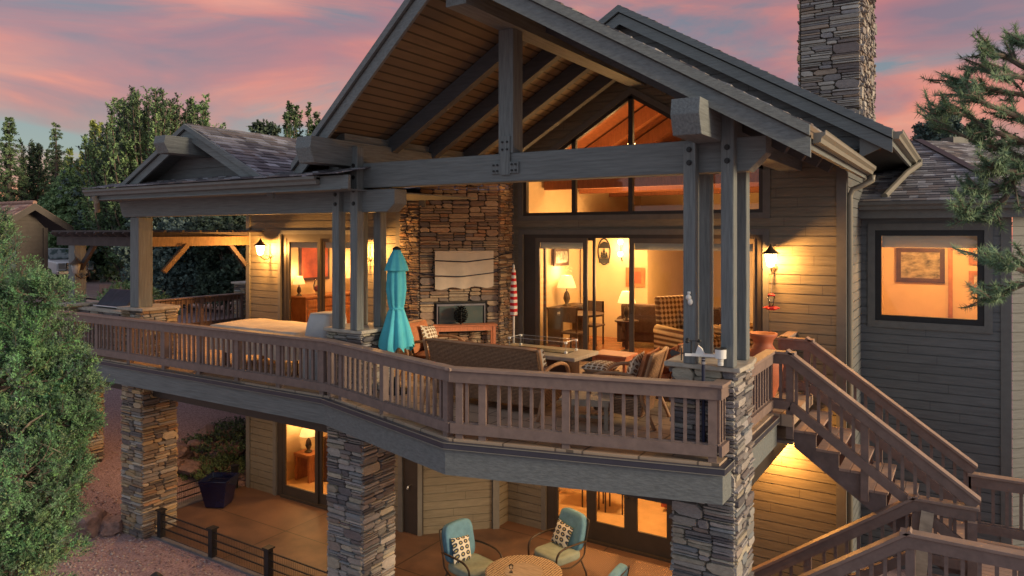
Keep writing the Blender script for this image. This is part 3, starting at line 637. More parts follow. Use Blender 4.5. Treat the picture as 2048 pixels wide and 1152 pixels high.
# far back eave at the left end of the house
top = [(-19.6, 15.2, 6.52), (-14.3, 15.2, 6.52), (-14.3, 17.6, 7.3), (-19.0, 17.6, 7.3)]; o = roofpart(top, .1, 'trim'); shin(o, top, 0, 77); MB().bar((-19.5, 15.25, 6.40), (-14.4, 15.25, 6.40), .04, .18).build('fascia_board', 'trim', H); gutter(H, (-19.5, 15.22, 6.5), (-14.4, 15.22, 6.5), (0, -1, 0), .12); MB().box(-18.9, -14.4, 15.9, 16.0, 3, 6.4).build('wall', 'siding', H)
# wing roof
A = (-1.67, 14.25, 6.56); C = (.80, 14.25, 6.56); Pk = (-.93, 18.4, 8.06); D = (-1.67, 18.4, 8.06)
o = roofpart([A, C, Pk, D], .1, 'trim'); shin(o, [A, C, Pk, D], 0, 61, .15)
C2 = (.80 + 4.5, 14.25 + 4.5, 6.56); P3 = (-.93 + 5.5, 18.4 + 5.5, 8.06)
o2 = roofpart([C, C2, P3, Pk], .1, 'trim'); shin(o2, [C, C2, P3, Pk], 0, 62, .15)
MB().bar(Vector(Pk) + Vector((0, 0, .02)), Vector(C) + Vector((0, 0, .02)), .16, .03).build('hip_cap', 'black', H)
MB().box(-.45, -.05, 19.0, 19.35, 7.9, 8.16, rz=R(45)).build('roof_vent', 'trim', H)
gutter(H, (-1.66, 14.27, 6.55), (.86, 14.27, 6.55), (0, -1, 0), .14, 'trim'); gutter(H, (.86, 14.27, 6.55), (4.5, 17.91, 6.55), (S2, -S2, 0), .14, 'trim')
MB().box(-1.66, .8, 14.28, 14.33, 6.26, 6.46).build('fascia_board', 'trim', H); MB().box(-1.66, .75, 14.33, 14.59, 6.38, 6.40).build('soffit_board', 'trim', H)
MB().tube([(-.80, 16.3, 7.45), (-.80, 16.3, 7.36), (-.98, 15.6, 7.14), (-1.25, 14.4, 6.66)], .055, 8).build('downspout', 'gutter', H)

# ================================================================== ROOMS behind the glass
def room(x0, x1, y0, y1, z0, z1, wm='wall_in', fl='floor_in', cm='wall_in', front=False):
    MB().box(x0, x1, y0, y1, z0 - .06, z0).build('room_floor', fl, H)
    MB().box(x0, x1, y1, y1 + .1, z0, z1).box(x0 - .1, x0, y0, y1 + .1, z0, z1).box(x1, x1 + .1, y0, y1 + .1, z0, z1).build('room_wall', wm, H)
    if cm: MB().box(x0, x1, y0, y1, z1, z1 + .05).build('room_ceiling', cm, H)
room(-7.95, -2.82, Yw + .15, 19.5, 3.54, 7.3, cm=None)
for s in (-1, 1): MB().prism([(Rx, Yw + .1, 9.55), (Rx + s * 3.45, Yw + .1, 7.53), (Rx + s * 3.45, 19.6, 7.53), (Rx, 19.6, 9.55)], (0, 0, .06)).build('room_ceiling', 'ceil_in', H)
bm_ = MB()
for y in (13.9, 15.6, 17.3):
    for s in (-1, 1): MB().bar((Rx, y, 9.3), (Rx + s * 3.3, y, 7.4), .2, .32).build('ceiling_beam', 'ceil_in', H)
    MB().box(-7.9, -2.85, y - .1, y + .1, 6.95, 7.2).build('ceiling_beam', 'ceil_in', H)
MB().box(-7.9, -6.2, 15.6, 19.5, 3.54, 6.2).build('room_wall', 'wall_in', H)
MB().box(-4.75, -2.85, 16.6, 19.5, 3.54, 6.35).build('room_wall', 'wall_in2', H)
room(-14.15, -9.75, Yl + .2, 15.0, 3.54, 6.3)
room(-13.9, -9.75, Yl + .2, 15.0, .02, 2.6, fl='tile_in'); room(-8.0, -3.3, Yw + .2, 17.5, .02, 2.8, fl='tile_in')
room(-1.55, .50, Yg + .2, 17.6, 3.5, 6.3, 'wall_in', 'floor_in')
MB().box(-.34, -.26, 17.5, 17.59, 3.5, 6.0).build('room_wall', 'wood', H)
def ceil_light(x, y, z, p, lab, size=.12, kind='POINT'):
    t = thing('ceiling_light', lab, 'ceiling light', (x, y, z), 0, 'recessed ceiling lights')
    MB().lathe([(.09, -.015), (.09, 0), (.02, .001)], (0, 0, 0)).build('trim_ring', 'white', t, world=False)
    MB().lathe([(.065, -.018), (.065, -.014)], (0, 0, 0)).build('lens', 'bulb', t, world=False)
    point_light(t, (x, y, z - .12), p, (1, .54, .20), size)
    return t

# ================================================================== DECK
DK = thing('deck', 'raised tiled deck with grey fascia beam wrapping the upper floor', 'deck', (-9, 9, 3.2))
dp = [(-16.9, 7.72), (-8.3, 7.80), (-5.33, 6.98), (-2.27, 7.78), (-2.27, 10.38), (-2.03, 10.38), (-2.03, 11.95), (-2.4, 11.95), (-2.4, 12.64), (-9.1, 12.64), (-9.1, 11.04), (-14.3, 11.04), (-14.3, 12.95), (-16.9, 12.95)]
MB().prism([(x, y, 3.34) for x, y in dp], (0, 0, .16)).build('deck_floor', 'deckfloor', DK)
ed = [(-16.95, 12.9), (-16.95, 7.66), (-8.31, 7.74), (-5.33, 6.91), (-2.22, 7.73), (-2.22, 10.33)]
fa_ = MB(); dr = MB(); dl = MB()
def offs(pts, d):
    o = []
    for i, p in enumerate(pts):
        n = Vector((0, 0))
        for a, b in ((i - 1, i), (i, i + 1)):
            if 0 <= a and b < len(pts):
                t = Vector(pts[b]) - Vector(pts[a]); t.normalize(); n += Vector((t.y, -t.x))
        n.normalize(); o.append((p[0] + n.x * d, p[1] + n.y * d))
    return o
def ribbon(mb, pts, d0, d1, z0, z1):
    a = offs(pts, d0); b = offs(pts, d1)
    for i in range(len(pts) - 1): mb.prism([(*a[i], z0), (*a[i + 1], z0), (*b[i + 1], z0), (*b[i], z0)], (0, 0, z1 - z0))
ribbon(fa_, ed, .0, -.06, 3.08, 3.40); fa_.build('fascia_beam', 'paint_x', DK)
ribbon(dr, ed, .035, -.05, 3.402, 3.475); dr.build('drip_edge', 'drip', DK)
ribbon(dl, ed, .042, .036, 3.470, 3.480); ribbon(dl, ed, .042, .036, 3.400, 3.406); dl.build('flashing_line', 'gutter', DK)
MB().prism([(x, y, 3.10) for x, y in dp], (0, 0, .03)).build('deck_underside', 'stringer', DK)
MB().box(-16.7, -2.5, 8.3, 8.5, 2.74, 3.098).build('drop_beam', 'frame', DK); MB().box(-2.45, -2.3, 8.5, 12.6, 2.8, 3.098).build('drop_beam', 'frame', DK)

def pier(x0, x1, y0, y1, z0, z1, seed, lab, cap=True, pal=ST):
    t = thing('stone_pier', lab, 'stone pier', ((x0 + x1) / 2, (y0 + y1) / 2, z0), 0, 'ledgestone piers of the deck')
    mb = MB(); w_, d_ = x1 - x0, y1 - y0; e = .02
    ledge(mb, (x0 - e, y0, z0), (1, 0, 0), w_ + 2 * e, z1 - z0, seed, pal, hmax=.10, wmax=.40, big=.10)
    ledge(mb, (x1, y0 - e, z0), (0, 1, 0), d_ + 2 * e, z1 - z0, seed + 1, pal, hmax=.10, wmax=.40, big=.10)
    ledge(mb, (x1 + e, y1, z0), (-1, 0, 0), w_ + 2 * e, z1 - z0, seed + 2, pal, hmax=.13); ledge(mb, (x0, y1 + e, z0), (0, -1, 0), d_ + 2 * e, z1 - z0, seed + 3, pal, hmax=.13)
    mb.build('ledgestone', 'stone', t); MB().box(x0 + .004, x1 - .004, y0 + .004, y1 - .004, z0 - .2, z1 - .01).build('mortar_core', 'mortar', t)
    if cap:
        c = MB(); rr = random.Random(seed); pts = []
        for a, b in ((x0 - .08, y0 - .08), ((x0 + x1) / 2, y0 - .1), (x1 + .08, y0 - .08), (x1 + .1, (y0 + y1) / 2), (x1 + .08, y1 + .08), ((x0 + x1) / 2, y1 + .09), (x0 - .08, y1 + .08), (x0 - .1, (y0 + y1) / 2)):
            pts.append((a + rr.uniform(-.025, .025), b + rr.uniform(-.025, .025)))
        c.prism([(a, b, z1 - .005) for a, b in pts], (0, 0, .055)); c.build('cap_stone', 'capstone', t, bevel=.012)
    return t
PALB = [(.37, .35, .32), (.28, .27, .26), (.22, .20, .20), (.33, .31, .31), (.43, .38, .30), (.19, .16, .16), (.30, .25, .22), (.26, .28, .30), (.40, .36, .33), (.16, .15, .16)]
pier(-2.89, -2.2, 8.1, 8.8, -.05, 4.46, 100, 'tall ledgestone pier beside the deck stairs under four grey posts', pal=PALB)
pier(-8.56, -7.85, 8.1, 8.8, -.05, 4.46, 110, 'ledgestone pier in the middle of the deck behind the covered table', pal=PALB)
pier(-14.45, -13.76, 8.1, 8.8, -.2, 4.46, 120, 'ledgestone pier at the left corner of the terrace with one thick post', pal=ST)
pier(-17.25, -16.55, 8.1, 8.8, .9, 4.40, 130, 'farthest ledgestone pier under the pergola post, behind the juniper')
pier(-17.15, -16.7, 12.75, 13.2, 2.4, 4.60, 140, 'small ledgestone pier ending the back railing near the house corner')

def posts(lab, lst, z0, group='grey timber post clusters'):
    cx = sum(p[0] for p in lst) / len(lst); cy = sum(p[1] for p in lst) / len(lst)
    t = thing('timber_posts', lab, 'posts', (cx, cy, z0), 0, group)
    for x, y, w_, z1, bolts in lst:
        o = MB().box(x, x + w_, y, y + w_, z0, z1).build('post', 'paint_z', t, bevel=.012)
        if bolts:
            for z in bolts: MB().tube([(x + w_ / 2, y, z), (x + w_ / 2, y - .008, z)], .034).tube([(x + w_ / 2, y, z), (x + w_ / 2, y - .022, z)], .02).build('bolt', 'black', o)
    return t
posts('four grey timber posts on the right pier by the stairs', [(-2.75, 8.0, .145, 7.03, (6.8, 6.95)), (-2.32, 8.0, .145, 7.32, (6.8, 6.95)), (-2.75, 8.55, .145, 7.0, None), (-2.32, 8.55, .145, 7.0, None)], 4.51)
posts('three slender grey timber posts on the middle pier', [(-8.40, 8.0, .15, 7.35, (6.45, 6.6, 6.95)), (-8.0, 7.99, .15, 7.32, (6.45, 6.65, 6.85, 7.03)), (-8.0, 8.5, .15, 7.0, None), (-8.40, 8.5, .15, 7.0, None)], 4.51)
posts('single thick square post on the left pier under the porch eave', [(-14.24, 8.12, .3, 6.31, None)], 4.51, 'grey timber post clusters')
posts('pergola post carrying a black lantern at the far left corner', [(-17.02, 8.3, .26, 5.75, None)], 4.45, 'grey timber post clusters')
MB().prism([(-14.62, 8.1, 6.66), (-14.5, 8.1, 6.36), (-14.42, 8.1, 6.32), (-7.35, 8.1, 6.32), (-7.2, 8.1, 6.44), (-7.2, 8.1, 6.66)], (0, .28, 0)).build('porch_beam', 'paint_x', H, bevel=.01)

# ---- pergola
PG = thing('pergola', 'dark timber pergola over the left end of the deck', 'pergola', (-15.6, 9.6, 5.6))
def beam(n, a, b, w_, h_, m='pergola', p=PG): return MB().bar(a, b, w_, h_).build(n, m, p)
beam('beam', (-17.5, 8.32, 5.82), (-14.25, 8.32, 5.82), .07, .19); beam('beam', (-17.5, 8.58, 5.82), (-14.25, 8.58, 5.82), .07, .19)
beam('beam', (-14.05, 8.45, 5.82), (-14.33, 11.0, 5.82), .09, .20, 'pergwood'); beam('beam', (-17.3, 11.0, 5.82), (-14.4, 11.0, 5.82), .08, .19)
for i in range(9):
    x = -17.25 + i * .36; MB().prism([(x, 8.05, 6.02), (x, 8.02, 5.99), (x, 8.10, 5.95), (x, 8.14, 5.92), (x, 11.2, 5.92), (x, 11.25, 6.02)], (.05, 0, 0)).build('rafter', 'pergola', PG)
for i in range(8): beam('batten', (-17.5, 8.2 + i * .4, 6.04), (-13.8 if i else -14.0, 8.2 + i * .4, 6.04), .05, .04)
beam('brace', (-16.8, 8.45, 5.2), (-16.2, 8.45, 5.74), .08, .1); beam('brace', (-14.02, 8.7, 5.2), (-14.06, 9.25, 5.74), .08, .1, 'pergwood'); beam('brace', (-14.36, 10.95, 5.25), (-14.27, 10.45, 5.74), .08, .1)

# ================================================================== RAILINGS
bal_mesh = {}; RC = [0]
def railing(lab, p0, p1, posts_at=(0, 1), spacing=.135, h=.90, name='deck_railing', group='brown deck railings', skirt=.0, ext=None, nobal=None):
    """p0,p1: top of the cap rail; boards on the side right of p0->p1"""
    p0 = Vector(p0); p1 = Vector(p1); d = p1 - p0; ln = math.hypot(d.x, d.y); u = Vector((d.x / ln, d.y / ln, 0)); n = Vector((u.y, -u.x, 0)); sl_ = d.z / ln; Z = Vector((0, 0, 1))
    t = thing(name, lab, 'railing', (p0.x, p0.y, p0.z - h), 0, group)
    dn = d.normalized(); RC[0] += 1; jz = Z * (.0007 * (RC[0] % 4)); ex = dn * .062
    MB().bar(p0 - ex - Z * .018 + jz, p1 + ex - Z * .018 + jz, .155, .036).build('cap_rail', 'railcap', t, bevel=.004)
    MB().bar(p0 - dn * .02 - Z * .105 + n * .036, p1 + dn * .02 - Z * .105 + n * .036, .036 - .0008 * (RC[0] % 3), .135).build('sub_rail', 'rail', t)
    MB().bar(p0 - Z * (h - .165) + n * .036, p1 - Z * (h - .165) + n * .036, .036, .12).build('bottom_rail', 'rail', t)
    MB().bar(p0 - Z * (h - .225 - .005) , p1 - Z * (h - .225 - .005), .03, .02).build('bottom_stringer', 'rail', t)
    for f in posts_at:
        q = p0 + d * f; e = ext if ext else 0
        a = math.atan2(u.y, u.x); c_ = Vector((q.x, q.y, 0)); off = n * -.015
        MB().box(q.x - .046 + off.x, q.x + .046 + off.x, q.y - .046 + off.y, q.y + .046 + off.y, q.z - h - e, q.z - .038, rz=a, ctr=(q.x + off.x, q.y + off.y, 0)).build('post', 'rail', t)
    k = int(ln / spacing); ph = [f * ln for f in posts_at]
    key = (round(sl_, 2), round(h, 2), round(math.atan2(u.y, u.x), 3))
    for i in range(k):
        s = (i + .5) * ln / k
        if any(abs(s - q) < .075 for q in ph) or (nobal and nobal(s)): continue
        q = p0 + d * (s / ln)
        if key not in bal_mesh:
            o = MB().box(-.019, .019, -.019, .019, -(h - .14), -.05, rz=math.atan2(u.y, u.x), ctr=(0, 0, 0)).build('baluster', 'rail', t, world=False); bal_mesh[key] = o.data
        else:
            o = bpy.data.objects.new('baluster', bal_mesh[key]); col.objects.link(o); o.parent = t
        o.location = q - t.location
    return t
zr = 4.36
railing('long straight brown railing in front of the covered table and grill', (-16.9, 7.72, zr), (-8.31, 7.85, zr), [0, .12, .25, .38, .51, .63, .75, .87, .985])
railing('brown railing between the bends in front of the turquoise umbrella', (-8.31, 7.85, zr), (-5.33, 7.04, zr), [.02, .13, .5, .97])
railing('brown railing at the right front corner before the wicker sofa', (-5.33, 7.04, zr), (-2.31, 7.83, zr), [.035, .13, .46, .985])
railing('short return of brown railing meeting the right pier', (-2.30, 7.80, zr), (-2.30, 8.10, zr), [], spacing=.1)
railing('brown railing from the right pier to the top of the stairs', (-2.33, 8.85, zr), (-2.33, 10.44, zr), [.97])
railing('brown railing beside the terracotta urn against the siding', (-2.46, 11.84, zr), (-2.46, 12.6, zr), [.03])
railing('left end railing at the back of the deck lit by the lantern', (-16.8, 12.75, zr), (-16.8, 8.8, zr), [.02, .33, .66])
railing('short brown rail at the stair head nearest the pier', (-2.33, 10.45, zr), (-2.06, 10.45, zr), [.95], group='stair rails', ext=.3)
railing('near sloping rail of the upper stair flight', (-2.06, 10.45, zr), (.08, 10.45, 2.80), [.43, .97], name='stair_railing', group='stair rails', ext=.30)
railing('short brown rail at the stair head by the urn', (-2.46, 11.86, zr), (-2.06, 11.86, zr), [.05, .9], group='stair rails')
railing('far sloping rail of the upper stair flight', (-2.06, 11.86, zr), (.06, 11.86, 2.82), [.45, .97], name='stair_railing', group='stair rails', ext=.3)
railing('level landing rail behind the stairs along the grey wing', (.06, 11.86, 2.67), (3.2, 11.86, 2.67), [0.0, .35, .7, 1], spacing=.15)
railing('short level landing rail under the foot of the upper flight', (-.58, 10.42, 2.67), (.06, 10.42, 2.67), [.05, .97], group='stair rails', ext=.6)
railing('far sloping rail of the lower stair flight', (-3.1, 10.42, .86), (-.58, 10.42, 2.67), [.03, .5], name='stair_railing', group='stair rails')
railing('nearest level landing rail at the bottom right corner', (-.58, 9.16, 2.67), (3.4, 9.16, 2.67), [.01, .27, .55, .8], spacing=.15)
railing('near sloping rail of the lower stair flight', (-3.1, 9.16, .86), (-.58, 9.16, 2.67), [.03, .5], name='stair_railing', group='stair rails')
MB().box(.0, .10, 10.30, 10.40, 0, 2.5).build('newel', 'rail')
nw = bpy.data.objects['newel']; nw.name = 'newel_post'; tag(nw, 'square brown newel post rising through the landing at the turn of the stairs', 'post')
# ---- stairs
def flight(lab, x0, z0, dx, nst, rise, run, y0, y1):
    t = thing('staircase', lab, 'stairs', (x0, y0, z0 - nst * rise), 0, 'outdoor stair flights')
    for i in range(1, nst):
        xa = x0 + dx * (i - 1) * run; z = z0 - i * rise
        m = MB(); 
        for k in range(2): 
            a = xa + dx * (k * run / 2 + .003); b = xa + dx * ((k + 1) * run / 2 + (.02 if k else -.003)); m.box(min(a, b), max(a, b), y0 + .03, y1 - .03, z - .034, z)
        m.build('tread', 'tread', t, bevel=.004)
    for y in (y0 + .05, (y0 + y1) / 2, y1 - .09):
        pts = [(x0, y, z0 - .04)]
        for i in range(1, nst + 1):
            xa = x0 + dx * (i - 1) * run; pts += [(xa, y, z0 - i * rise - .036), (xa + dx * run, y, z0 - i * rise - .036)] if i < nst else [(xa, y, z0 - i * rise)]
        xe = x0 + dx * (nst - 1) * run; pts += [(xe - dx * .22, y, z0 - nst * rise), (x0, y, z0 - .04 - .42)]
        MB().prism(pts, (0, .04, 0)).build('stringer', 'stringer', t)
    return t
flight('upper flight of brown timber stairs down from the deck', -2.03, 3.5, 1, 8, .217, .285, 10.45, 11.86)
flight('lower flight of brown timber stairs running down under the landing', -.6, 1.76, -1, 8, .22, .30, 9.2, 10.4)
LD = thing('stair_landing', 'planked timber landing between the two stair flights', 'landing', (1.2, 10.4, 1.7))
m = MB()
for i in range(25):
    y = 9.18 + i * .109
    m.box(-.58 if y < 10.35 else -.03, 3.4, y, y + .102, 1.725, 1.76)
m.build('decking', 'tread', LD); MB().box(-.5, 3.4, 9.22, 9.27, 1.5, 1.72).box(-.03, 3.4, 11.8, 11.85, 1.5, 1.72).box(-.55, -.5, 9.22, 10.4, 1.5, 1.72).build('joist', 'stringer', LD)
for x, y in ((-.5, 9.25), (3.2, 9.25), (3.2, 11.8), (.0, 11.75)): MB().box(x, x + .1, y, y + .1, -.1, 1.5).build('post', 'stringer', LD)
br = MB().bar((-.42, 10.36, 2.52), (-.50, 10.1, 1.76), .14, .04, up=(0, 1, .3)); tag(br.build('loose_board', 'greywood'), 'pale unpainted board leaning at the turn of the stairs', 'board')
# ---- low black patio fence
def pfence(lab, pts):
    t = thing('patio_fence', lab, 'fence', (*pts[0], 0), 0, 'low black patio fences')
    for x, y in pts:
        MB().box(x - .055, x + .055, y - .055, y + .055, -.1, .50).box(x - .08, x + .08, y - .08, y + .08, .50, .525).build('post', 'black', t)
    for (a, b), (c_, d_) in zip(pts, pts[1:]):
        for z in (.16, .30, .44): MB().bar((a, b, z), (c_, d_, z), .02, .022).build('rail', 'black', t)
        n_ = int(math.hypot(c_ - a, d_ - b) / .045); w_ = MB()
        for i in range(1, n_): f = i / n_; w_.bar((a + (c_ - a) * f, b + (d_ - b) * f, .03), (a + (c_ - a) * f, b + (d_ - b) * f, .44), .003, .003, up=(1, 0, 0))
        w_.build('wire_mesh', 'bronze', t)
pfence('low black fence with wire mesh along the front of the terrace', [(-13.5, 8.33), (-11.87, 8.33), (-10.3, 8.33), (-8.7, 8.33)])
pfence('low black fence at the left side of the terrace behind the blue planter', [(-14.62, 8.9), (-14.62, 10.85)])

# ================================================================== LIGHT FIXTURES
def lantern(lab, x, y, z, power, on=True, group='wall lanterns'):
    """wall lantern: plate on the wall at y, lamp 0.3 m in front; z = lamp centre"""
    t = thing('wall_lantern', lab, 'lantern', (x, y, z - .12), 0, group)
    ly = y - .29
    MB().lathe([(.055, 0), (.05, .02), (.02, .03)], (0, 0, 0), 12).build('wall_plate', 'bronze', t, world=False)
    pl = t.children[0] if t.children else None
    o = [c for c in bpy.data.objects if c.parent == t][0]; o.rotation_euler = (R(90), 0, 0); o.location = (0, 0, -.03)
    a = MB().tube([(x, y, z - .14), (x, y - .08, z - .22), (x, y - .18, z - .23), (x, ly, z - .15), (x, ly, z - .12)], .012, 6)
    a.tube([(x, y - .02, z - .10), (x, y - .05, z + .02), (x, y - .02, z + .10), (x, y - .07, z + .14)], .009, 6)
    a.tube([(x + .03 * math.cos(q), y - .13 + .04 * math.cos(q * 1.0), z - .17 + .04 * math.sin(q)) for q in [k * .6 for k in range(9)]], .007, 5); a.build('scroll_arm', 'bronze', t, smooth=True)
    MB().lathe([(.155, .095), (.13, .115), (.07, .155), (.035, .20), (.02, .235), (.004, .26)], (x, ly, z), 16).build('cap', 'bronze', t, smooth=True)
    MB().lathe([(.035, -.12), (.06, -.10), (.085, .0), (.098, .095)], (x, ly, z), 12).build('lamp_glass', 'lampglass' if on else 'offglass', t, smooth=True)
    c = MB()
    for k in range(6):
        q = k * math.pi / 3; c.tube([(x + .06 * math.cos(q), ly + .06 * math.sin(q), z - .10), (x + .10 * math.cos(q), ly + .10 * math.sin(q), z + .095)], .004, 4)
    c.build('cage', 'bronze', t)
    if on: point_light(t, (x, ly, z - .01), power, (1, .44, .10), .05)
    return t
lantern('lit bronze lantern on the siding right of the big sliding doors', -2.75, Yw - .02, 5.56, 135)
lantern('lit bronze lantern on the left wing beside the pergola', -13.56, Yl - .02, 5.62, 190)
lantern('lit bronze lantern half hidden behind the middle timber posts', -10.45, Yl - .02, 5.62, 170)
lantern('unlit black lantern on the far pergola post', -16.62, 8.55, 5.22, 0, False)
for x, y, z, p, lab in ((-6.0, 14.2, 7.9, 22, 'recessed light in the timber ceiling behind the gable window'), (-4.3, 15.0, 8.2, 26, 'recessed light high in the great room ceiling'), (-6.6, 14.4, 7.6, 30, 'recessed light over the doors of the great room'),
                        (-12.5, 12.6, 6.28, 75, 'recessed light in the dining room ceiling near the doors'), (-11.3, 13.4, 6.28, 75, 'recessed light in the dining room ceiling at the back'),
                        (-12.4, 12.5, 2.58, 110, 'recessed light in the lower bedroom'), (-5.7, 14.2, 2.78, 230, 'recessed light in the lower tiled room'), (-.2, 16.0, 6.28, 170, 'recessed light in the room behind the wing window')):
    ceil_light(x, y, z, p, lab)
point_light(None, (-5.4, 14.6, 5.2), 170, (1, .53, .19), .5, name='room_glow'); point_light(None, (-6.6, 14.0, 5.6), 90, (1, .57, .23), .3, name='room_glow')
for x, y, p, lab in ((-12.3, 9.6, 110, 'light under the deck above the left terrace'), (-9.4, 9.3, 85, 'light under the deck behind the middle pier'), (-6.4, 11.3, 120, 'light under the deck over the terrace chairs'), (-4.3, 9.6, 110, 'light under the deck near the round table'), (-15.2, 8.7, 80, 'light under the left end of the deck')):
    t = thing('deck_soffit_light', lab, 'ceiling light', (x, y, 3.09), 0, 'downlights under the deck')
    MB().lathe([(.08, -.02), (.08, 0), (.02, .001)], (0, 0, 0)).build('trim_ring', 'bronze', t, world=False); MB().lathe([(.06, -.024), (.06, -.018)], (0, 0, 0)).build('lens', 'bulb', t, world=False)
    point_light(t, (x, y, 2.98), p, (1, .52, .20), .06, 'SPOT', spread=R(160))
t = thing('under_deck_wall_light', 'lit box light low on the siding behind the right pier', 'wall light', (-2.72, 12.6, 2.6), 0)
MB().box(-2.8, -2.64, 12.5, 12.62, 2.5, 2.62).build('housing', 'bronze', t); MB().box(-2.78, -2.66, 12.51, 12.6, 2.492, 2.499).build('lens', 'bulb', t)
point_light(t, (-2.68, 12.34, 2.42), 150, (1, .42, .09), .05)

# ================================================================== DECK FURNITURE
def pillow(w_, h_, d_, puff=1, n=8):
    m = MB()
    for s in (1, -1):
        o = len(m.v)
        for j in range(n + 1):
            for i in range(n + 1):
                u = i / n * 2 - 1; v = j / n * 2 - 1; e = (1 - u ** 4) * (1 - v ** 4); pinch = 1 - .05 * (1 - abs(u * v))
                m.v.append((u * w_ / 2 * pinch, s * d_ / 2 * (e ** .6), v * h_ / 2 * pinch + h_ / 2))
        for j in range(n):
            for i in range(n):
                a = o + j * (n + 1) + i; f = (a, a + 1, a + n + 2, a + n + 1); m.f.append(f if s < 0 else f[::-1]); m.c.append((1, 1, 1))
    return m
def place(m, loc, rot):
    mt = Matrix.LocRotScale(Vector(loc), __import__('mathutils').Euler(rot), None); m.v = [tuple(mt @ Vector(a)) for a in m.v]; return m
def wicker_seat(lab, cat, loc, rz, W, group, pills):
    """local: seat faces -Y, back at +Y"""
    t = thing('wicker_' + cat.replace(' ', '_'), lab, cat, loc, rz, group)
    hw = W / 2
    MB().prism([(-hw + .05, -.34, .16), (-hw + .05, .30, .12), (-hw + .05, .34, .36), (-hw + .05, -.36, .36)], (W - .1, 0, 0)).build('seat_base', 'wicker', t, world=False, bevel=.02)
    b = MB(); n = 8
    for k in range(n):                                             # gently curved back
        xa = -hw + .05 + (W - .1) * k / n; xb = -hw + .05 + (W - .1) * (k + 1) / n; ca = -.05 * (2 * (k) / n - 1) ** 2; cb = -.05 * (2 * (k + 1) / n - 1) ** 2
        b.add([(xa, .30 + ca, .34), (xb, .30 + cb, .34), (xb, .47 + cb, .93), (xa, .47 + ca, .93), (xa, .34 + ca, .34), (xb, .34 + cb, .34), (xb, .51 + cb, .93), (xa, .51 + ca, .93)], [(0, 1, 2, 3), (7, 6, 5, 4), (3, 2, 6, 7), (0, 3, 7, 4) if k == 0 else (1, 5, 6, 2)])
    b.build('backrest', 'wicker', t, world=False)
    MB().tube([(-hw + .03, .45, .93)] + [(x * hw, .50 - .05 * x * x, .945) for x in (-.8, -.4, 0, .4, .8)] + [(hw - .03, .45, .93)], .024, 8).build('top_rail', 'wickframe', t, world=False, smooth=True)
    for s in (-1, 1):
        x = s * hw
        MB().tube(cr([(x, .50, .0), (x, .40, .22), (x, .33, .40), (x, .38, .62), (x, .47, .95)]), .025, 8).build('back_leg', 'wickframe', t, world=False, smooth=True)
        MB().tube(cr([(x, .38, .60), (x, .15, .67), (x, -.12, .68), (x, -.30, .63), (x, -.38, .52), (x, -.37, .30), (x, -.40, .0)]), .025, 8).build('arm', 'wickframe', t, world=False, smooth=True)
    ns = max(1, round(W / .72)); cw = (W - .12) / ns
    for k in range(ns):
        cx = -hw + .06 + cw * (k + .5)
        place(pillow(cw - .01, .62, .15), (cx, .28, .43), (R(90), 0, 0)).build('seat_cushion', 'rust_cloth', t, world=False, smooth=True)
        place(pillow(cw - .03, .52, .17), (cx, .24, .46), (R(-16), 0, 0)).build('back_cushion', 'rust_cloth', t, world=False, smooth=True)
    for px, mt_ in pills:
        place(pillow(.46, .44, .15), (px, .07, .48), (R(-20), R(7), 0)).build('throw_pillow', mt_, t, world=False, smooth=True)
    return t
wicker_seat('long brown wicker sofa with its back to the front railing', 'sofa', (-5.78, 8.72, 3.5), R(180), 1.95, 'brown wicker patio seats', [(-.72, 'dot_cloth')])
wicker_seat('wicker armchair with rust cushions nearest the right pier, between railing and stool', 'armchair', (-3.88, 8.98, 3.5), R(-84), .76, 'brown wicker patio seats', [(.05, 'dot_cloth')])
wicker_seat('second wicker armchair with rust cushions, closer to the sliding doors', 'armchair', (-3.72, 10.05, 3.5), R(-100), .76, 'brown wicker patio seats', [(.0, 'rust_cloth')])
wicker_seat('wicker armchair on the left, behind the turquoise umbrella with one dotted pillow', 'armchair', (-7.72, 9.75, 3.5), R(98), .76, 'brown wicker patio seats', [(.02, 'dot_cloth')])
# fire table
t = thing('fire_table', 'long low fire table with a glass wind guard in the middle of the seats', 'fire table', (-5.8, 10.08, 3.5))
MB().box(-6.60, -5.0, 9.66, 10.5, 4.05, 4.11).build('table_top', 'greywood', t, bevel=.01); MB().box(-6.35, -5.25, 9.84, 10.32, 3.5, 4.05).build('base', 'darkwood', t, bevel=.01)
MB().box(-6.3, -5.3, 9.95, 10.21, 4.10, 4.12).build('burner_tray', 'black', t)
gg_ = MB(); 
for a, b, c_, d_ in ((-6.32, -5.28, 9.905, 9.905), (-6.32, -5.28, 10.255, 10.255), (-6.32, -6.32, 9.905, 10.255), (-5.28, -5.28, 9.905, 10.255)): gg_.add([(a, c_, 4.12), (b, d_, 4.12), (b, d_, 4.30), (a, c_, 4.30)], [(0, 1, 2, 3)])
gg_.build('glass_guard', 'clearglass', t)
ge = MB()
for a, b in (((-6.32, 9.905), (-5.28, 9.905)), ((-5.28, 9.905), (-5.28, 10.255)), ((-5.28, 10.255), (-6.32, 10.255)), ((-6.32, 10.255), (-6.32, 9.905))): ge.bar((*a, 4.30), (*b, 4.30), .007, .007)
for x in (-6.32, -5.28):
    for y in (9.905, 10.255): ge.bar((x, y, 4.12), (x, y, 4.30), .006, .006, up=(0, 1, 0))
ge.build('glass_edge', 'offglass', t)
cl = MB()
for x in (-6.32, -5.28):
    for y in (9.904, 10.256):
        for z in (4.14, 4.29): cl.box(x - .018, x + .018, y - .018, y + .018, z - .015, z + .015)
cl.build('glass_clips', 'white', t)
t = thing('footstool', 'small footstool with a dotted cushion at the right end of the fire table', 'stool', (-4.68, 9.9, 3.5))
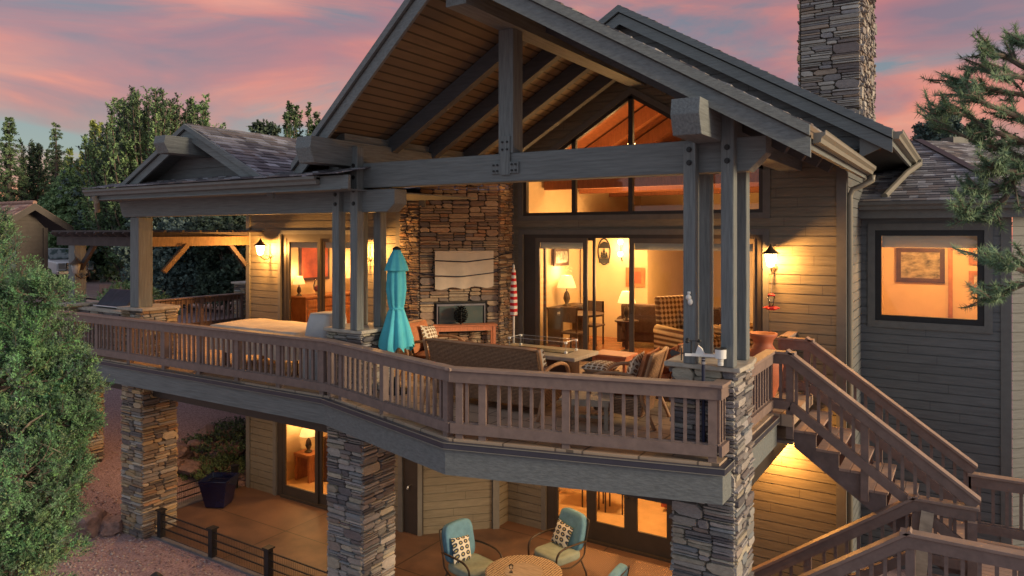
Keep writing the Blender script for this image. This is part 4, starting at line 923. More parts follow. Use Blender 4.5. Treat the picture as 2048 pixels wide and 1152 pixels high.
MB().box(-4.88, -4.48, 9.65, 10.15, 3.62, 3.92).build('wicker_base', 'wicker', t, bevel=.02); 
for x in (-4.86, -4.53):
    for y in (9.67, 10.1): MB().box(x, x + .04, y, y + .04, 3.5, 3.62).build('leg', 'wickframe', t)
place(pillow(.44, .54, .16), (-4.68, 10.16, 3.98), (R(90), 0, 0)).build('cushion', 'dot_cloth', t, smooth=True)
t = thing('side_table', 'orange wooden side table just outside the open sliding door', 'side table', (-5.05, 11.2, 3.5))
MB().box(-5.38, -4.72, 10.95, 11.45, 3.93, 3.97).build('table_top', 'teak', t, bevel=.006); MB().box(-5.32, -4.78, 11.0, 11.4, 3.86, 3.93).build('apron', 'teak', t)
for x in (-5.35, -4.80):
    for y in (10.98, 11.37): MB().box(x, x + .05, y, y + .05, 3.5, 3.93).build('leg', 'teak', t)
t = thing('coffee_table', 'low slatted wooden coffee table behind the right front railing', 'coffee table', (-4.2, 8.5, 3.5), R(18))
for k in range(7): MB().box(-.33, .33, -.30 + k * .088, -.30 + k * .088 + .075, .36, .385).build('slat', 'greywood', t, world=False)
for y in (-.28, .28): MB().box(-.3, .3, y - .02, y + .02, .30, .36).build('apron', 'greywood', t, world=False)
for x in (-.28, .24):
    for y in (-.28, .24): MB().box(x, x + .05, y, y + .05, 0, .36).build('leg', 'greywood', t, world=False)
MB().box(-.28, .28, -.03, .03, .08, .12).build('stretcher', 'greywood', t, world=False)
# big umbrella
def closed_umbrella(lab, x, y, ztop, zc, zb, m, r0, r1, n=8, h_cap=.30, group='closed umbrellas', stripes=False):
    t = thing('closed_umbrella', lab, 'umbrella', (x, y, zb), 0, group)
    MB().tube([(x, y, zb + .05), (x, y, ztop + .02)], .02, 10).build('pole', 'bronze' if not stripes else 'white', t)
    MB().lathe([(.20, 0), (.20, .05), (.06, .08), (.04, .25)] if not stripes else [(.05, 0), (.05, .28), (.03, .3)], (x, y, zb), 18).build('base', 'black', t)
    H_ = ztop - zc; nn = 48; prof = [(r1 * 1.0, 0), (r1 * .95, .10), (r1 * .72, .24), (r1 * .52, .36), (r1 * .42, .405), (r1 * .50, .45), (r1 * .62, .60), (r1 * .58, .75), (r1 * .42, .88), (.05, .985)]
    if stripes: prof = [(r1, 0), (r1 * 1.05, .3), (r1 * .9, .6), (r1 * .6, .9), (.01, 1)]
    m_ = MB(); rings = []
    rr = random.Random(4); ph = [rr.uniform(-.3, .3) for _ in range(20)]
    for i, (q, f) in enumerate(prof):
        for k in range(nn):
            a = 2 * math.pi * k / nn; fold = (.16 if not stripes else .08) * math.sin(n * a + ph[0] + f * 1.2) + .07 * math.sin(13 * a + ph[i % 5]) 
            rad = q * (1 + fold * (1.35 - f)); zz = zc + H_ * f + (rr.uniform(-.012, .012) if 0 < i < len(prof) - 1 else 0) + (.05 * math.sin(n * a + 1) if i == 0 and not stripes else 0)
            m_.v.append((x + rad * math.cos(a), y + rad * math.sin(a), zz))
    for i in range(len(prof) - 1):
        for k in range(nn): m_.f.append((i * nn + k, i * nn + (k + 1) % nn, (i + 1) * nn + (k + 1) % nn, (i + 1) * nn + k)); m_.c.append((1, 1, 1))
    m_.build('canopy', m, t, smooth=True)
    if not stripes:
        MB().lathe([(r0, 0), (r0 * .98, .02), (r0 * .72, .17), (r0 * .40, .29), (.05, .33)], (x, y, ztop - .33), 40, wob=.09, wn=8).build('vent_cap', m, t, smooth=True)
        MB().lathe([(r1 * .47, 0), (r1 * .50, .02), (r1 * .47, .04)], (x, y, zc + H_ * .39), 24).build('tie_strap', m, t, smooth=True)
        MB().lathe([(.06, 0), (.07, .02), (.02, .05)], (x, y, ztop), 12).build('finial', 'black', t)
    else: MB().lathe([(.015, 0), (.02, .03), (.005, .06)], (x, y, ztop), 8).build('finial', 'white', t)
    return t
closed_umbrella('large closed turquoise patio umbrella in front of the stone fireplace', -7.55, 8.55, 5.74, 4.20, 3.5, 'teal_cloth', .18, .235)
def stripetex(n, l, mp, cur, h):
    a = n.new('ShaderNodeTexWave'); a.bands_direction = 'Z'; a.inputs['Scale'].default_value = 2.6; a.inputs['Distortion'].default_value = .6; l.new(mp.outputs[0], a.inputs[0])
    r = n.new('ShaderNodeValToRGB'); r.color_ramp.interpolation = 'CONSTANT'; e = r.color_ramp.elements; e[0].color = (.55, .02, .03, 1); e[1].position = .5; e[1].color = (.72, .70, .66, 1); l.new(a.outputs['Fac'], r.inputs[0]); return r.outputs[0], h
mat('flag_cloth', (.6, .1, .1), .8, .1, 5, bump=.1, tex=stripetex)
closed_umbrella('slim closed red and white striped umbrella leaning by the fireplace corner', -7.62, 12.1, 5.32, 4.36, 3.5, 'flag_cloth', .05, .065, n=5, stripes=True)
# covered dining table and chair
t = thing('covered_table', 'long outdoor table hidden under a tan fitted cover', 'table', (-10.9, 9.0, 3.5), 0)
def cover_mesh(x0, x1, y0, y1, zt, zb, nx_=26, ny=14, fl=.05, seed=1):
    m = MB(); rr = random.Random(seed); pts = [(x0 + (x1 - x0) * i / nx_, y0 + (y1 - y0) * j / ny) for j in range(ny + 1) for i in range(nx_ + 1)]
    for x, y in pts: m.v.append((x, y, zt + .018 * noise.noise(Vector((x * 2.2, y * 2.2, seed))) + .02 * math.exp(-((y - (y0 + y1) / 2) ** 2) * 6)))
    for j in range(ny):
        for i in range(nx_): a = j * (nx_ + 1) + i; m.f.append((a, a + 1, a + nx_ + 2, a + nx_ + 1)); m.c.append((1, 1, 1))
    per = [(i, 0) for i in range(nx_)] + [(nx_, j) for j in range(ny)] + [(i, ny) for i in range(nx_, 0, -1)] + [(0, j) for j in range(ny, 0, -1)]
    prev = [j * (nx_ + 1) + i for i, j in per]; cx, cy = (x0 + x1) / 2, (y0 + y1) / 2
    for k in range(1, 6):
        cur = []
        for q, (i, j) in enumerate(per):
            x, y = pts[j * (nx_ + 1) + i]; d = Vector((x - cx, y - cy)); d = Vector((math.copysign(1, d.x) if i in (0, nx_) else 0, math.copysign(1, d.y) if j in (0, ny) else 0)); d.normalize()
            f = k / 5; o = fl * f * (.4 + .6 * math.sin(q * .9 + seed) + .5 * math.sin(q * .37)); cur.append(len(m.v)); m.v.append((x + d.x * (o + .01), y + d.y * (o + .01), zt + (zb - zt) * f + (.02 * math.sin(q * .5) if k == 5 else 0)))
        for q in range(len(per)): m.f.append((prev[q], cur[q], cur[(q + 1) % len(per)], prev[(q + 1) % len(per)])); m.c.append((1, 1, 1))
        prev = cur
    return m
cover_mesh(-12.1, -9.75, 8.45, 9.6, 4.27, 3.80, seed=2).build('cover', 'cover_tan', t, smooth=True)
for x in (-11.9, -10.0):
    for y in (8.6, 9.4): MB().box(x, x + .07, y, y + .07, 3.5, 4.2).build('leg', 'darkwood', t)
MB().box(-11.95, -9.9, 8.55, 9.5, 4.1, 4.2).build('table_top', 'darkwood', t)
t = thing('covered_chair', 'outdoor chair shrouded in a pale grey cover beside the middle pier', 'chair', (-9.3, 8.55, 3.5), R(0))
m = MB(); secs = [(.0, -.33, .30, .31), (.25, -.32, .30, .30), (.50, -.30, .30, .30), (.68, -.24, .30, .29), (.80, -.20, .32, .32), (1.0, -.17, .32, .30), (1.14, -.13, .31, .27)]
for i, (z, ya, yb, hw) in enumerate(secs):
    ring = []
    for k in range(28):
        a = 2 * math.pi * k / 28; cx_ = math.copysign(abs(math.cos(a)) ** .45, math.cos(a)); sy_ = math.copysign(abs(math.sin(a)) ** .45, math.sin(a)); wv = 1 + .05 * math.sin(k * 2.3 + i * .7) * (1 - z / 1.3)
        m.v.append((cx_ * hw * wv, (ya + yb) / 2 + sy_ * (yb - ya) / 2 * wv, z + .04 * noise.noise(Vector((k * .5, i, 2)))))
for i in range(len(secs) - 1):
    for k in range(28): m.f.append((i * 28 + k, i * 28 + (k + 1) % 28, (i + 1) * 28 + (k + 1) % 28, (i + 1) * 28 + k)); m.c.append((1, 1, 1))
m.f.append(tuple(6 * 28 + k for k in range(28))); m.c.append((1, 1, 1)); m.build('cover', 'cover_grey', t, world=False, smooth=True)
t.rotation_euler = (0, 0, R(-80)); t.location = (-9.25, 8.62, 3.5)
# grill island
t = thing('grill_island', 'stone sided grill counter at the left end of the deck', 'counter', (-15.6, 8.9, 3.5))
mm = MB(); ledge(mm, (-16.5, 8.32, 3.5), (1, 0, 0), 2.0, .82, 77, PALB, hmax=.12); ledge(mm, (-14.5, 8.32, 3.5), (0, 1, 0), .95, .82, 78, ST, hmax=.12)
mm.build('stone_base', 'stone', t); MB().box(-16.5, -14.51, 8.33, 9.25, 3.5, 4.31).build('mortar_core', 'mortar', t); MB().box(-16.56, -14.44, 8.26, 9.32, 4.32, 4.37).build('counter_top', 'capstone', t)
t = thing('covered_grill', 'grill under a black cover on the stone counter', 'grill', (-15.65, 8.8, 4.37))
MB().prism([(-16.2, 8.45, 4.38), (-16.2, 9.2, 4.38), (-16.2, 9.1, 4.60), (-16.2, 8.95, 4.74), (-16.2, 8.78, 4.76), (-16.2, 8.55, 4.52)], (1.15, 0, 0)).build('cover', 'cover_black', t, bevel=.03); MB().tube([(-16.15, 8.40, 4.42), (-15.1, 8.40, 4.42)], .015).build('handle_bar', 'steel', t)
# by the fireplace
t = thing('console_bench', 'orange slatted wooden console bench before the outdoor fireplace', 'bench', dg(.85, 3.5, .3))
for k in range(6): MB().bar(dg(.24, 4.20, .14 + k * .055), dg(1.48, 4.20, .14 + k * .055), .045, .022).build('slat', 'teak', t)
for u in (.30, 1.42): 
    for d in (.16, .40): MB().bar(dg(u, 3.5, d), dg(u, 4.18, d), .055, .055, up=(1, 1, 0)).build('leg', 'teak', t)
for d in (.16, .40): MB().bar(dg(.28, 4.14, d), dg(1.44, 4.14, d), .025, .08).build('apron', 'teak', t)
MB().bar(dg(1.42, 3.68, .16), dg(1.42, 3.68, .40), .03, .04).build('stretcher', 'teak', t)
t = thing('metal_pine_cone', 'dark metal pine cone ornament standing on the console bench', 'ornament', dg(.78, 4.215, .27))
rr = random.Random(9)
for k in range(9):
    z = .03 + k * .036; rad = .13 * math.sin(math.pi * (.25 + .62 * (k / 9))) ; m = MB()
    for q in range(9):
        a = 2 * math.pi * (q + .5 * (k % 2)) / 9; c0 = Vector((0, 0, z)); e = Vector((rad * math.cos(a), rad * math.sin(a), z + .02)); s_ = Vector((-math.sin(a), math.cos(a), 0)) * .03
        m.add([c0, e + s_, e + Vector((0, 0, .012)) * 1.5 + (e - c0) * .15, e - s_], [(0, 1, 2, 3)]); m.add([c0 - Vector((0, 0, .02)), e + s_, e + (e - c0) * .15, e - s_], [(3, 2, 1, 0)])
    m.build('scale_ring', 'black', t, world=False)
MB().tube([(0, 0, 0), (0, 0, .34)], .02).build('core', 'black', t, world=False)
t = thing('covered_tv', 'outdoor television under a tan cover strapped to the fireplace stone', 'television', dg(.87, 4.93, .1))
m = MB(); nx_, nz_ = 20, 12
for j in range(nz_ + 1):
    for i in range(nx_ + 1):
        u = .29 + 1.17 * i / nx_; z = 4.93 + .71 * j / nz_ - (.03 * (1 - i / nx_) if j == 0 else 0) - (.02 * math.sin(i * .8) if j == 0 else 0); dd = .13 + .012 * noise.noise(Vector((i * .4, j * .5, 1))) + .01 * math.sin(i * .9) * (1 - j / nz_)
        m.v.append(dg(u, z, dd))
for j in range(nz_):
    for i in range(nx_): a = j * (nx_ + 1) + i; m.f.append((a, a + 1, a + nx_ + 2, a + nx_ + 1)); m.c.append((1, 1, 1))
o = len(m.v); m.build('cover', 'cover_tan', t, smooth=True)
MB().bar(dg(.31, 5.285, .05), dg(1.44, 5.285, .05), .07, .66).build('screen_body', 'black', t); MB().bar(dg(.29, 5.63, .075), dg(1.46, 5.63, .075), .135, .035).build('cover_hem', 'cover_tan', t, bevel=.01)
def strap(lab, pts): tag(MB().tube(pts, .011, 6).build('bungee_strap', M['strap'], smooth=True), lab, 'strap', 'blue bungee straps')
mat('strap', (.015, .02, .05), .6, .1, 5, bump=0)
strap('upper dark blue bungee strap across the covered television', [dg(.29, 5.46, .16), dg(.9, 5.43, .17), dg(1.46, 5.49, .16), (fc[0] + .06, fc[1], 5.56), (fc[0] + .07, fc[1] + .4, 5.6)])
strap('lower dark blue bungee strap across the covered television', [(fa[0] + .1, fa[1] - .07, 5.28), (fb_[0], fb_[1] - .08, 5.22), dg(.29, 5.16, .16), dg(.8, 5.14, .17), dg(1.46, 5.21, .16), (fc[0] + .06, fc[1], 5.28), (fc[0] + .07, fc[1] + .4, 5.32)])
# urn, feeder, weather station, ornament
t = thing('terracotta_urn', 'tall terracotta urn with a wide rim at the top of the stairs', 'urn', (-2.62, 11.25, 3.5))
MB().lathe([(.13, 0), (.17, .03), (.26, .30), (.29, .50), (.27, .66), (.17, .76), (.135, .82), (.15, .88), (.205, .95), (.21, .985), (.185, .985), (.12, .84)], (0, 0, 0), 32).build('body', 'terracotta', t, world=False, smooth=True)
t = thing('hummingbird_feeder', 'red and clear hummingbird feeder hanging below the right lantern', 'bird feeder', (-2.72, 12.25, 4.74))
x, y = -2.72, 12.25
MB().lathe([(.07, 0), (.105, .02), (.11, .045), (.06, .06)], (x, y, 4.74), 20).build('red_tray', 'red', t, smooth=True); MB().lathe([(.035, .0), (.045, .08), (.06, .15), (.05, .17)], (x, y, 4.80), 16).build('bottle', 'clearglass', t, smooth=True)
MB().lathe([(.055, 0), (.055, .02), (.02, .035)], (x, y, 4.97), 16).build('red_lid', 'red', t, smooth=True); MB().tube([(x, y, 5.0), (x, y + .05, 5.42)], .0025, 4).build('wire', 'steel', t)
fl_ = MB()
for k in range(7): a = k * .9; fl_.lathe([(.018, 0), (.022, .012), (.006, .02)], (x + .115 * math.cos(a), y + .115 * math.sin(a), 4.765), 8)
fl_.build('port_flowers', 'red', t)
t = thing('weather_station', 'white weather station with black cups on a pole at the railing corner', 'weather station', (-2.47, 7.86, 4.36))
MB().tube([(-2.47, 7.86, 3.6), (-2.47, 7.86, 4.62)], .02, 10).build('pole', 'strap', t); MB().tube([(-2.47, 7.86, 4.55), (-2.47, 7.86, 4.58)], .026).tube([(-2.47, 7.86, 4.60), (-2.47, 7.86, 4.61)], .026).build('pole_clamp', 'steel', t)
MB().prism([(-2.66, 7.80, 4.63), (-2.60, 7.83, 4.63), (-2.33, 7.90, 4.63), (-2.33, 7.95, 4.63), (-2.60, 7.88, 4.63)], (0, 0, .03)).build('cross_arm', 'white', t); MB().prism([(-2.56, 7.86, 4.66), (-2.46, 7.86, 4.66), (-2.49, 7.86, 4.72), (-2.53, 7.86, 4.75)], (0, .03, 0)).build('sensor_fin', 'white', t)
MB().lathe([(.062, 0), (.062, .10)], (-2.30, 7.93, 4.62), 20).build('rain_gauge', 'white', t, smooth=False); MB().lathe([(.066, 0), (.066, .012), (.05, .013)], (-2.30, 7.93, 4.721), 20).build('gauge_rim', 'black', t)
s_ = MB()
for k in range(5): s_.lathe([(.03, 0), (.034, .006), (.03, .012)], (-2.30, 7.93, 4.54 + k * .016), 16)
s_.build('vent_stack', 'white', t)
MB().tube([(-2.60, 7.84, 4.63), (-2.60, 7.84, 4.80)], .008).build('spindle', 'black', t)
for k in range(3):
    a = k * 2.1 + .3; e = (-2.60 + .085 * math.cos(a), 7.84 + .085 * math.sin(a), 4.80); c_ = MB().tube([(-2.60, 7.84, 4.80), e], .004, 5); c_.lathe([(.005, -.02), (.02, -.012), (.024, 0), (.02, .012), (.005, .02)], e, 8); c_.build('cup', 'black', t)
MB().tube([(-2.70, 7.80, 4.58), (-2.70, 7.80, 4.72)], .007).build('vane_spindle', 'black', t); MB().prism([(-2.70, 7.80, 4.66), (-2.80, 7.76, 4.70), (-2.82, 7.75, 4.66), (-2.80, 7.76, 4.62)], (.004, -.004, 0)).build('vane', 'black', t); MB().tube([(-2.70, 7.8, 4.66), (-2.60, 7.84, 4.66)], .005).build('vane_rod', 'black', t)
m = MB().lathe([(.01, 0), (.028, .02), (.03, .05), (.018, .07)], (-2.66, 7.985, 5.18), 10); m.lathe([(.01, 0), (.033, .02), (.033, .045), (.01, .07)], (-2.68, 7.985, 5.235), 10); m.lathe([(.005, 0), (.022, .02), (.018, .04)], (-2.675, 7.985, 5.295), 8); tag(m.build('post_ornament', 'white', smooth=True), 'small white animal ornament fixed on the front right post', 'ornament')
m = MB().box(-2.74, -2.62, 7.90, 7.93, 4.37, 4.42)

# ================================================================== TERRACE FURNITURE
def slab(w_, d_, h_, loc, rot, tuft=False, n=14, p=5.0):
    # plump boxed cushion: a superellipsoid with dimples
    m = MB(); nu, nv = 36, 18
    def sg(a, e): return math.copysign(abs(a) ** e, a)
    for j in range(nv + 1):
        ph = -math.pi / 2 + math.pi * j / nv
        for i in range(nu):
            th = 2 * math.pi * i / nu; e1 = .45; e2 = .38
            x = sg(math.cos(ph), e1) * sg(math.cos(th), e2) * w_ / 2; y = sg(math.cos(ph), e1) * sg(math.sin(th), e2) * d_ / 2; z = sg(math.sin(ph), e1) * h_ / 2
            if tuft: y *= 1 - .45 * sum(math.exp(-((x - a) ** 2 + (z - b) ** 2) * 240) for a in (-.12, .12) for b in (-.02, .16))
            m.v.append((x, y, z))
    for j in range(nv):
        for i in range(nu): m.f.append((j * nu + i, j * nu + (i + 1) % nu, (j + 1) * nu + (i + 1) % nu, (j + 1) * nu + i)); m.c.append((1, 1, 1))
    return place(m, loc, rot)
def terrace_chair(lab, loc, rz, group='blue cushioned terrace chairs', first=True):
    t = thing('terrace_chair', lab, 'chair', loc, rz, group)             # faces -Y
    for s in (-1, 1):
        x = s * .33
        MB().tube(cr([(x, .42, 1.0), (x, .33, .60), (x, .27, .40), (x, .0, .30), (x, -.28, .36)]), .014, 8).build('side_frame', 'bronze', t, world=False, smooth=True)
        MB().tube(cr([(x * 1.05, .34, .66), (x * 1.12, .1, .68), (x * 1.12, -.2, .67), (x * 1.12, -.34, .60), (x * 1.12, -.37, .45), (x * 1.12, -.34, .2), (x * 1.12, -.30, .03)]), .017, 8).build('arm', 'bronze', t, world=False, smooth=True)
        MB().tube([(x * .9, .25, .35), (x * 1.0, .34, .12), (x * 1.0, .36, .02)], .016, 8).build('back_leg', 'bronze', t, world=False, smooth=True)
    MB().tube([(-.33, .42, 1.0), (0, .44, 1.02), (.33, .42, 1.0)], .014, 8).build('top_rail', 'bronze', t, world=False)
    slab(.64, .64, .17, (0, -.03, .43), (0, 0, 0)).build('seat_cushion', 'sage_cloth', t, world=False, smooth=True)
    slab(.62, .17, .64, (0, .31, .77), (R(-13), 0, 0), tuft=True).build('back_cushion', 'blue_cloth', t, world=False, smooth=True)
    place(pillow(.40, .40, .14), (-.10, .08, .50), (R(-20), R(8), 0)).build('throw_pillow', 'ring_cloth', t, world=False, smooth=True)
    return t
c1 = terrace_chair('blue cushioned chair left of the round terrace table', (-7.02, 9.80, 0), R(78))
copy_tree(c1, loc=(-6.02, 11.02, 0), rz=R(-20), label='blue cushioned chair behind the round table, in front of the french doors')
copy_tree(c1, loc=(-4.70, 9.72, 0), rz=R(-88), label='cushioned chair at the right of the round table, mostly cut off by the frame')
t = thing('round_table', 'round woven metal table at the bottom edge of the terrace', 'table', (-5.85, 9.58, 0))
def radtex(n, l, mp, cur, h):
    v = n.new('ShaderNodeTexVoronoi'); v.voronoi_dimensions = '2D'; v.inputs['Scale'].default_value = 24; v.inputs['Randomness'].default_value = .15; l.new(mp.outputs[0], v.inputs['Vector'])
    r = n.new('ShaderNodeValToRGB'); e = r.color_ramp.elements; e[0].position = .36; e[0].color = (.55, .42, .27, 1); e[1].position = .45; e[1].color = (.09, .06, .04, 1); l.new(v.outputs['Distance'], r.inputs[0]); return r.outputs[0], h
mat('wicktop', (.4, .3, .2), .5, .1, 5, bump=.3, tex=radtex)
MB().lathe([(.30, .69), (.58, .69), (.605, .705), (.58, .72), (.30, .72)], (-5.85, 9.58, 0), 48).build('woven_rim', 'wicktop', t)
MB().lathe([(.01, .69), (.299, .69), (.299, .724), (.01, .724)], (-5.85, 9.58, 0), 40).build('centre_panel', 'greywood', t); MB().lathe([(.27, 0), (.25, .04), (.10, .10), (.08, .55), (.22, .69)], (-5.85, 9.58, 0), 20).build('pedestal', 'bronze', t, smooth=True)
t = thing('glass_candle_holder', 'little clear glass candle holder on the round table', 'candle holder', (-6.0, 9.45, .724)); MB().lathe([(.035, 0), (.008, .012), (.008, .05), (.03, .06), (.035, .11)], (0, 0, 0), 16).build('glass', 'clearglass', t, world=False, smooth=True)
t = thing('blue_planter', 'tall square cobalt blue glazed planter at the back left of the terrace', 'planter', (-13.95, 9.95, 0), R(28))
m = MB(); rings = [(.19, 0), (.21, .02), (.31, .56), (.325, .62), (.285, .62), (.26, .5)]
for a, z in rings: m.v += [(-a, -a, z), (a, -a, z), (a, a, z), (-a, a, z)]
for i in range(len(rings) - 1):
    for k in range(4): m.f.append((i * 4 + k, i * 4 + (k + 1) % 4, (i + 1) * 4 + (k + 1) % 4, (i + 1) * 4 + k)); m.c.append((1, 1, 1))
m.f.append((0, 3, 2, 1)); m.c.append((1, 1, 1)); m.f.append((20, 21, 22, 23)); m.c.append((1, 1, 1)); m.build('pot', 'cobalt', t, world=False, bevel=.015)
t = thing('hose_bib', 'brass garden tap on the dark recess panel under the deck', 'tap', (-9.42, 11.1, .95)); MB().tube([(0, 0, 0), (0, -.10, 0), (0, -.12, -.05)], .016).build('spout', 'steel', t, world=False); MB().box(.06, .12, -.02, 0, -.05, .08).build('valve_box', 'steel', t, world=False)
m = MB().box(-7.55, -7.47, 12.58, 12.63, .95, 1.08); tag(m.build('outlet_cover', 'trim'), 'small outdoor outlet cover on the lower siding', 'outlet')
rr = random.Random(5)
def rockmesh(seed, sx, sy, sz, sub=4):
    me = bpy.data.meshes.new('rock'); import bmesh; bm = bmesh.new(); r_ = random.Random(seed); pl = [(Vector((r_.gauss(0, 1), r_.gauss(0, 1), r_.gauss(0, 1))).normalized(), r_.uniform(.62, .9)) for _ in range(20)]; bmesh.ops.create_icosphere(bm, subdivisions=sub, radius=1)
    for v in bm.verts:
        p = v.co.copy(); q = min(d_ / max(.3, n_.dot(p)) for n_, d_ in pl); p *= min(q, .98) * (1 + .05 * noise.noise(p * 4 + Vector((0, seed, 0)))); v.co = Vector((p.x * sx, p.y * sy, p.z * sz))
    bm.to_mesh(me); bm.free(); me.materials.append(M['boulder']); me.polygons.foreach_set('use_smooth', [False] * len(me.polygons)); return me
BL = [rockmesh(i * 3.7, 1.35, 1, .75) for i in range(6)]
bi = 0
def boulder(x, y, z, s, lab, k=None):
    o = bpy.data.objects.new('boulder', BL[(k if k is not None else rr.randrange(6))]); col.objects.link(o); o.location = (x, y, z); o.scale = (s, s * rr.uniform(.8, 1.1), s * rr.uniform(.8, 1.1)); o.rotation_euler = (rr.uniform(-.25, .25), rr.uniform(-.25, .25), rr.random() * 6.3)
    tag(o, lab, 'boulder', 'red boulders of the garden retaining walls')

# ================================================================== ROOM FURNITURE
mat('darkpic', (.42, .36, .22), .7, .5, 5, (1, 1, 2), bump=0, base2=(.02, .02, .018), detail=10)
t = thing('sideboard', 'carved wooden sideboard on the left wall of the dining room', 'sideboard', (-13.85, 13.2, 3.54))
MB().box(-14.12, -13.6, 12.1, 14.3, 3.54, 4.40).build('carcase', 'wood', t); MB().box(-14.14, -13.55, 12.05, 14.35, 4.40, 4.45).build('top', 'wood', t, bevel=.008)
for k in range(4): MB().box(-13.60, -13.575, 12.16 + k * .54, 12.62 + k * .54, 3.64, 4.12).build('door', 'wood', t, bevel=.01); MB().box(-13.60, -13.575, 12.16 + k * .54, 12.62 + k * .54, 4.17, 4.36).build('drawer', 'wood', t, bevel=.01)
def table_lamp(lab, x, y, z, s=1, power=26, grp='lit table lamps'):
    t = thing('table_lamp', lab, 'lamp', (x, y, z), 0, grp)
    MB().lathe([(.09 * s, 0), (.08 * s, .02), (.03 * s, .05), (.07 * s, .14 * s), (.05 * s, .25 * s), (.012, .30 * s), (.012, .42 * s)], (0, 0, 0), 16).build('lamp_base', 'bronze', t, world=False, smooth=True)
    MB().lathe([(.19 * s, .36 * s), (.15 * s, .48 * s), (.10 * s, .60 * s)], (0, 0, 0), 24).build('lamp_shade', 'shade', t, world=False, smooth=True)
    point_light(t, (x, y, z + .72 * s), power, (1, .6, .25), .08)
table_lamp('lit lamp at the back end of the dining room sideboard', -13.85, 13.95, 4.45); table_lamp('small lit lamp in the near corner of the dining room', -13.95, 12.2, 4.45, .8, 16)
t = thing('glass_vase', 'clear hurricane vase on the sideboard', 'vase', (-13.8, 12.65, 4.45)); MB().lathe([(.05, 0), (.02, .04), (.09, .14), (.10, .24), (.06, .36), (.08, .42)], (0, 0, 0), 18).build('glass', 'clearglass', t, world=False, smooth=True); MB().lathe([(.03, .08), (.07, .14), (.07, .20), (.02, .24)], (0, 0, 0), 12).build('filling', 'redpic', t, world=False)
def picture(lab, x0, x1, y0, y1, z0, z1, m='picture', fm_='darkwood', cat='picture'):
    t = thing('framed_picture', lab, cat, ((x0 + x1) / 2, (y0 + y1) / 2, z0), 0, 'framed pictures indoors')
    MB().box(x0, x1, y0, y1, z0, z1).build('frame', fm_, t)
    if x1 - x0 > y1 - y0: MB().box(x0 + .09, x1 - .09, y0 - .004, y0, z0 + .09, z1 - .09).build('canvas', m, t)
    else: MB().box(x1, x1 + .004, y0 + .07, y1 - .07, z0 + .07, z1 - .07).build('canvas', m, t)
picture('large red and dark still life above the dining sideboard', -14.14, -14.10, 12.35, 13.35, 4.80, 5.85, 'redpic')
picture('dark framed landscape on the wall seen through the wing window', -1.30, -.40, 17.54, 17.59, 4.95, 5.68, 'darkpic')
picture('small upper framed print at the right edge of the wing window', .02, .40, 17.55, 17.59, 5.35, 5.75, 'picture', 'wood'); picture('small lower framed print at the right edge of the wing window', .02, .40, 17.551, 17.59, 4.85, 5.22, 'picture', 'wood')
picture('colourful picture beside the left pane of the sliding doors', -7.9, -7.86, 14.2, 14.9, 5.25, 5.65)
picture('red framed picture low on the wall inside the open door', -6.72, -6.25, 15.56, 15.59, 4.75, 5.2, 'redpic', 'wood')
t = thing('oval_wall_plaque', 'oval dark metal plaque with tree cut-outs on the wall inside the open door', 'plaque', (-7.28, 15.56, 5.2))
m = MB(); cx_, cz_ = -7.28, 5.56
for k in range(32):
    a = 2 * math.pi * k / 32; b = 2 * math.pi * (k + 1) / 32
    m.prism([(cx_ + .17 * math.cos(a), 15.565, cz_ + .32 * math.sin(a)), (cx_ + .17 * math.cos(b), 15.565, cz_ + .32 * math.sin(b)), (cx_ + .145 * math.cos(b), 15.565, cz_ + .29 * math.sin(b)), (cx_ + .145 * math.cos(a), 15.565, cz_ + .29 * math.sin(a))], (0, .02, 0))
m.build('oval_rim', 'black', t); m = MB()
for dx, h_ in ((-.06, .14), (0, .22), (.06, .13)):
    for q in range(3): m.prism([(cx_ + dx - .045 + q * .01, 15.57, cz_ - .15 + q * h_ / 3.2), (cx_ + dx + .045 - q * .01, 15.57, cz_ - .15 + q * h_ / 3.2), (cx_ + dx, 15.57, cz_ - .15 + (q + 1.4) * h_ / 3)], (0, .012, 0))
m.prism([(cx_ - .13, 15.57, cz_ - .27), (cx_ + .13, 15.57, cz_ - .27), (cx_ + .14, 15.57, cz_ - .16), (cx_ - .14, 15.57, cz_ - .16)], (0, .012, 0)); m.prism([(cx_ - .14, 15.57, cz_ + .08), (cx_ + .14, 15.57, cz_ + .08), (cx_ + .1, 15.57, cz_ + .2), (cx_, 15.57, cz_ + .24), (cx_ - .1, 15.57, cz_ + .18)], (0, .012, 0)); m.build('cut_out_scene', 'black', t)
t = thing('wall_sconce', 'lit double sconce beside the oval plaque inside the open door', 'sconce', (-6.82, 15.5, 5.4)); MB().tube([(-6.82, 15.58, 5.35), (-6.82, 15.5, 5.5), (-6.82, 15.5, 5.8)], .012).build('stem', 'bronze', t)
for z in (5.5, 5.78): MB().lathe([(.03, -.05), (.06, .0), (.05, .06)], (-6.82, 15.48, z), 12).build('globe', 'lampglass', t, smooth=True)
point_light(t, (-6.82, 15.35, 5.65), 22, (1, .6, .25), .08)
